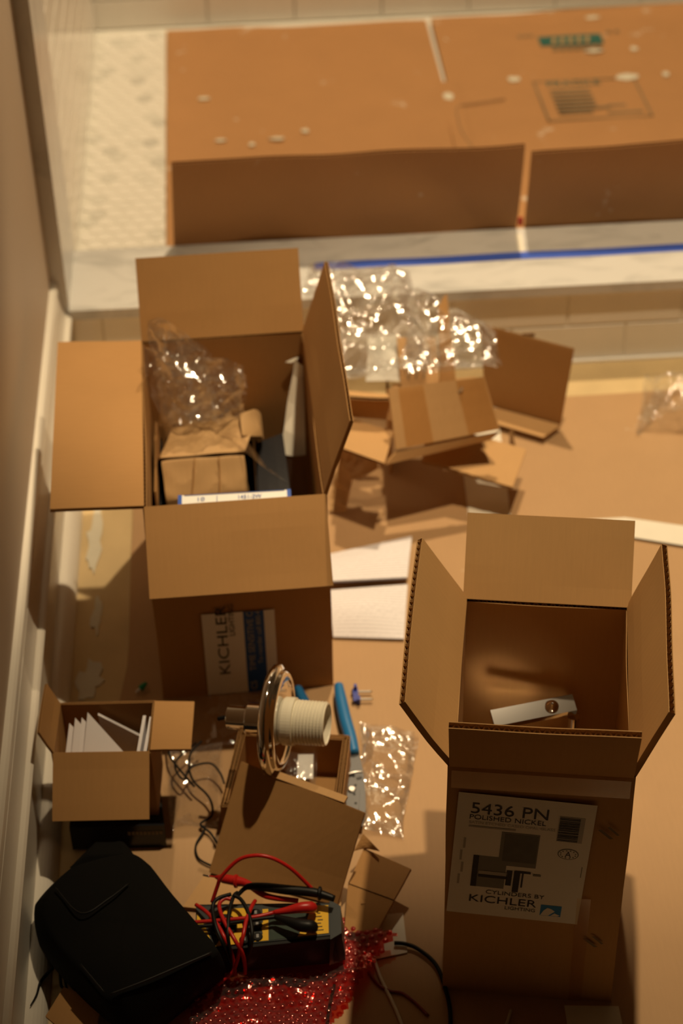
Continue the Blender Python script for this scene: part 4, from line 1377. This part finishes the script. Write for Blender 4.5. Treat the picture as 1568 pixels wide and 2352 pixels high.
pr_ = lead('probe', [(0.1888, -0.9071, 0.0500), (0.1948, -0.9104, 0.0520), (0.2033, -0.9157, 0.0550), (0.2171, -0.9226, 0.0580), (0.2275, -0.9288, 0.0600), (0.2446, -0.9462, 0.0620), (0.2744, -0.9527, 0.0600)], 'lead_red', rad=[.0007, .0008, .0046, .0050, .0036, .0030, .0024])
MB().lathe((0.2159, -0.9225, 0.0580), (.13, -.03, .02), [(-.002, .0046), (-.001, .0066), (.001, .0066), (.002, .0046)], 18).build('finger_guard', 'lead_red', pr_)
MB().tube([(0.1840, -0.9039, 0.0480), (0.1896, -0.9077, 0.0500)], .0010).build('probe_tip', 'screw_steel', pr_, smooth=True)
lead('plug', [(0.2509, -0.9698, 0.0660), (0.2637, -0.9698, 0.0680), (0.2761, -0.9693, 0.0700), (0.2859, -0.9680, 0.0680), (0.2867, -0.9636, 0.0600)], 'lead_red', rad=[.0022, .0036, .0052, .0056, .0046])
lead('plug', [(0.2520, -0.9750, 0.0660), (0.2640, -0.9827, 0.0680), (0.2751, -0.9890, 0.0690), (0.2847, -0.9904, 0.0680), (0.2864, -0.9862, 0.0600)], 'lead_black', rad=[.0024, .0044, .0060, .0062, .0050])
lead('test_lead', [(0.1706, -0.9720, 0.0620), (0.1899, -0.9736, 0.0640), (0.2088, -0.9747, 0.0660), (0.2333, -0.9743, 0.0670), (0.2509, -0.9698, 0.0660)], 'lead_red')
lead('test_lead', [(0.1735, -0.9773, 0.0620), (0.1898, -0.9779, 0.0630), (0.2102, -0.9773, 0.0640), (0.2332, -0.9766, 0.0660), (0.2520, -0.9750, 0.0660)], 'lead_black')
lead('test_lead', [(0.2108, -0.9510, 0.0660), (0.2051, -0.9503, 0.0670), (0.1997, -0.9577, 0.0670), (0.2036, -0.9767, 0.0690), (0.2136, -0.9989, 0.0660), (0.2193, -1.0042, 0.0550), (0.2212, -1.0042, 0.0360), (0.2205, -1.0039, 0.0220)], 'lead_red')
lead('test_lead', [(0.2337, -0.9527, 0.0640), (0.2304, -0.9625, 0.0680), (0.2252, -0.9800, 0.0710), (0.2214, -0.9974, 0.0690), (0.2179, -1.0030, 0.0580), (0.2146, -1.0033, 0.0420), (0.2088, -1.0040, 0.0260), (0.1974, -1.0105, 0.0200), (0.1948, -1.0125, 0.0190)], 'lead_red')
lead('test_lead', [(0.1775, -0.9497, 0.0600), (0.1880, -0.9631, 0.0640), (0.1981, -0.9805, 0.0660), (0.2043, -0.9946, 0.0640), (0.2085, -0.9996, 0.0540), (0.2107, -1.0008, 0.0360), (0.2115, -1.0067, 0.0240)], 'lead_red')
lead('test_lead', [(0.2172, -0.9431, 0.0660), (0.2134, -0.9497, 0.0680), (0.2091, -0.9697, 0.0700), (0.2073, -0.9921, 0.0670), (0.2081, -1.0003, 0.0550), (0.2095, -1.0007, 0.0360), (0.2114, -1.0052, 0.0220)], 'lead_black')
lead('test_lead', [(0.2110, -0.9464, 0.0680), (0.1987, -0.9523, 0.0700), (0.1936, -0.9606, 0.0680), (0.1965, -0.9832, 0.0670), (0.2024, -0.9978, 0.0600), (0.2063, -0.9997, 0.0440), (0.2093, -1.0030, 0.0260)], 'lead_black')
lead('test_lead', [(0.2135, -0.9493, 0.0700), (0.2204, -0.9550, 0.0700), (0.2263, -0.9698, 0.0710), (0.2295, -0.9861, 0.0700), (0.2292, -0.9990, 0.0640), (0.2250, -1.0022, 0.0460), (0.2178, -1.0037, 0.0260)], 'lead_black')

# ------------------------------------------------------------------ black pouch
po = thing('tool_pouch', 'soft black nylon meter pouch slumped against the baseboard', 'pouch', (.11, -.98, .004))
topo = [(0.0358, -0.9465, 0.0800), (0.0607, -0.9115, 0.0800), (0.1159, -0.8962, 0.0760), (0.1352, -0.9136, 0.0780), (0.1584, -0.9552, 0.0800), (0.1827, -0.9930, 0.0800), (0.1983, -1.0205, 0.0780), (0.1587, -1.0413, 0.0780), (0.1121, -1.0605, 0.0780), (0.0943, -1.0593, 0.0750), (0.0631, -1.0152, 0.0760), (0.0404, -0.9785, 0.0760)]
boto = [(0.0219, -0.9157, 0.0060), (0.0492, -0.8854, 0.0060), (0.0871, -0.8607, 0.0060), (0.1224, -0.8913, 0.0060), (0.1465, -0.9415, 0.0060), (0.1696, -0.9744, 0.0060), (0.1942, -0.9992, 0.0060), (0.1654, -1.0272, 0.0060), (0.1215, -1.0641, 0.0060), (0.0927, -1.0356, 0.0060), (0.0543, -0.9918, 0.0060), (0.0310, -0.9564, 0.0060)]


def ring_at(R, t):
    n = len(R); f = t * n; i = int(f) % n; f -= int(f)
    p0, p1, p2, p3 = V(R[(i - 1) % n]), V(R[i]), V(R[(i + 1) % n]), V(R[(i + 2) % n])
    cr1 = .5 * ((2 * p1) + (p2 - p0) * f + (2 * p0 - 5 * p1 + 4 * p2 - p3) * f * f + (3 * p1 - p0 - 3 * p2 + p3) * f ** 3)
    return cr1 * .5 + p1.lerp(p2, f) * .5


ct = sum((V(p_) for p_ in topo), V()) / len(topo); cb = sum((V(p_) for p_ in boto), V()) / len(boto)


def pouch(a, b):
    if b < .12: q = cb.lerp(ring_at(boto, a), b / .12)
    elif b < .62:
        f = (b - .12) / .5
        q = ring_at(boto, a).lerp(ring_at(topo, a), f)
        d = q - (cb.lerp(ct, f)); d.z = 0
        q += d.normalized() * .008 * math.sin(math.pi * f) if d.length > 1e-5 else V()
    else:
        f = (b - .62) / .38
        q = ring_at(topo, a).lerp(ct, f)
        q.z += .006 * math.sin(min(1, f * 1.6) * math.pi / 2)
    q.z += .003 * wob(q, 20, 3)
    return q


MB().grid(pouch, 72, 44).build('body', 'nylon', po, smooth=True)
hp = MB()
crumple(((0.0571, -0.9027, 0.0700), (0.1282, -0.9073, 0.0700), (0.1079, -0.8719, 0.0640), (0.0782, -0.8707, 0.0640)), 20, .003, 5, 14, mb=hp, layers=2, gap=.008)
hp.build('flap', 'nylon', po, smooth=True)
seam = [(0.0475, -0.9405, 0.0855), (0.0730, -0.9749, 0.0885), (0.0984, -0.9604, 0.0895), (0.1158, -0.9411, 0.0860)]
MB().tube(seam, .0009).build('seam', 'black_plastic', po, smooth=True)
MB().tube([(0.1017, -1.0628, 0.0815), (0.1319, -1.0525, 0.0835), (0.1631, -1.0386, 0.0835), (0.1930, -1.0238, 0.0815)], .0012).build('seam', 'black_plastic', po, smooth=True)
MB().tube([(0.0744, -1.0288, 0.0830), (0.0967, -1.0594, 0.0800)], .0010).build('seam', 'black_plastic', po, smooth=True)
MB().tube([(0.0397, -0.9811, 0.0200), (0.0326, -0.9866, 0.0160), (0.0281, -0.9968, 0.0180), (0.0260, -1.0115, 0.0200), (0.0215, -1.0248, 0.0220)], .0014, rad=[.0016, .0018, .0014, .0010, .0006]).build('drawstring', 'wire_black', po, smooth=True)
MB().tube([(0.0470, -0.9903, 0.0220), (0.0470, -0.9957, 0.0120), (0.0493, -0.9984, 0.0100)], .0014).build('strap', 'wire_black', po, smooth=True)
MB().tube([(0.0512, -0.9926, 0.0220), (0.0515, -0.9961, 0.0120), (0.0527, -0.9996, 0.0100)], .0012).build('strap', 'wire_black', po, smooth=True)

# ------------------------------------------------------------------ wires on the floor at the front
for nm, pts, r, mat_, lab in (
        ('wire', [(0.3434, -0.9804, 0.0060), (0.3456, -0.9951, 0.0050), (0.3500, -1.0131, 0.0050), (0.3581, -1.0385, 0.0050), (0.3641, -1.0632, 0.0050), (0.3699, -1.0873, 0.0050)], .0017, 'wire_white', 'thin white wire trailing from under the red bubble wrap'),
        ('wire', [(0.3641, -0.9686, 0.0080), (0.3744, -0.9705, 0.0080), (0.3864, -0.9768, 0.0070), (0.4012, -0.9959, 0.0070), (0.4073, -1.0241, 0.0070), (0.4093, -1.0481, 0.0060), (0.4066, -1.0767, 0.0060)], .0020, 'wire_black', 'black cable bending from the bubble wrap tip around the product label box'),
        ('wire', [(0.3040, -1.0113, 0.0060), (0.2998, -1.0273, 0.0060), (0.2951, -1.0513, 0.0060), (0.2948, -1.0775, 0.0060)], .0016, 'wire_black', 'short black wire emerging below the red bubble wrap'),
        ('wire', [(0.3371, -0.9980, 0.0050), (0.3458, -1.0138, 0.0050), (0.3555, -1.0215, 0.0050), (0.3674, -1.0254, 0.0050), (0.3786, -1.0376, 0.0050), (0.3882, -1.0516, 0.0050)], .0016, 'wire_dull_red', 'dull red wire on the shaded floor paper'),
        ('wire', [(0.4477, -1.0886, 0.0050), (0.4582, -1.0695, 0.0050), (0.4658, -1.0518, 0.0050)], .0015, 'wire_white', 'white wire end poking out in front of the product label box')):
    o = MB().tube(pts, r).build(nm, mat_, None, smooth=True, loc=pts[0])
    tag(o, lab, 'wire')
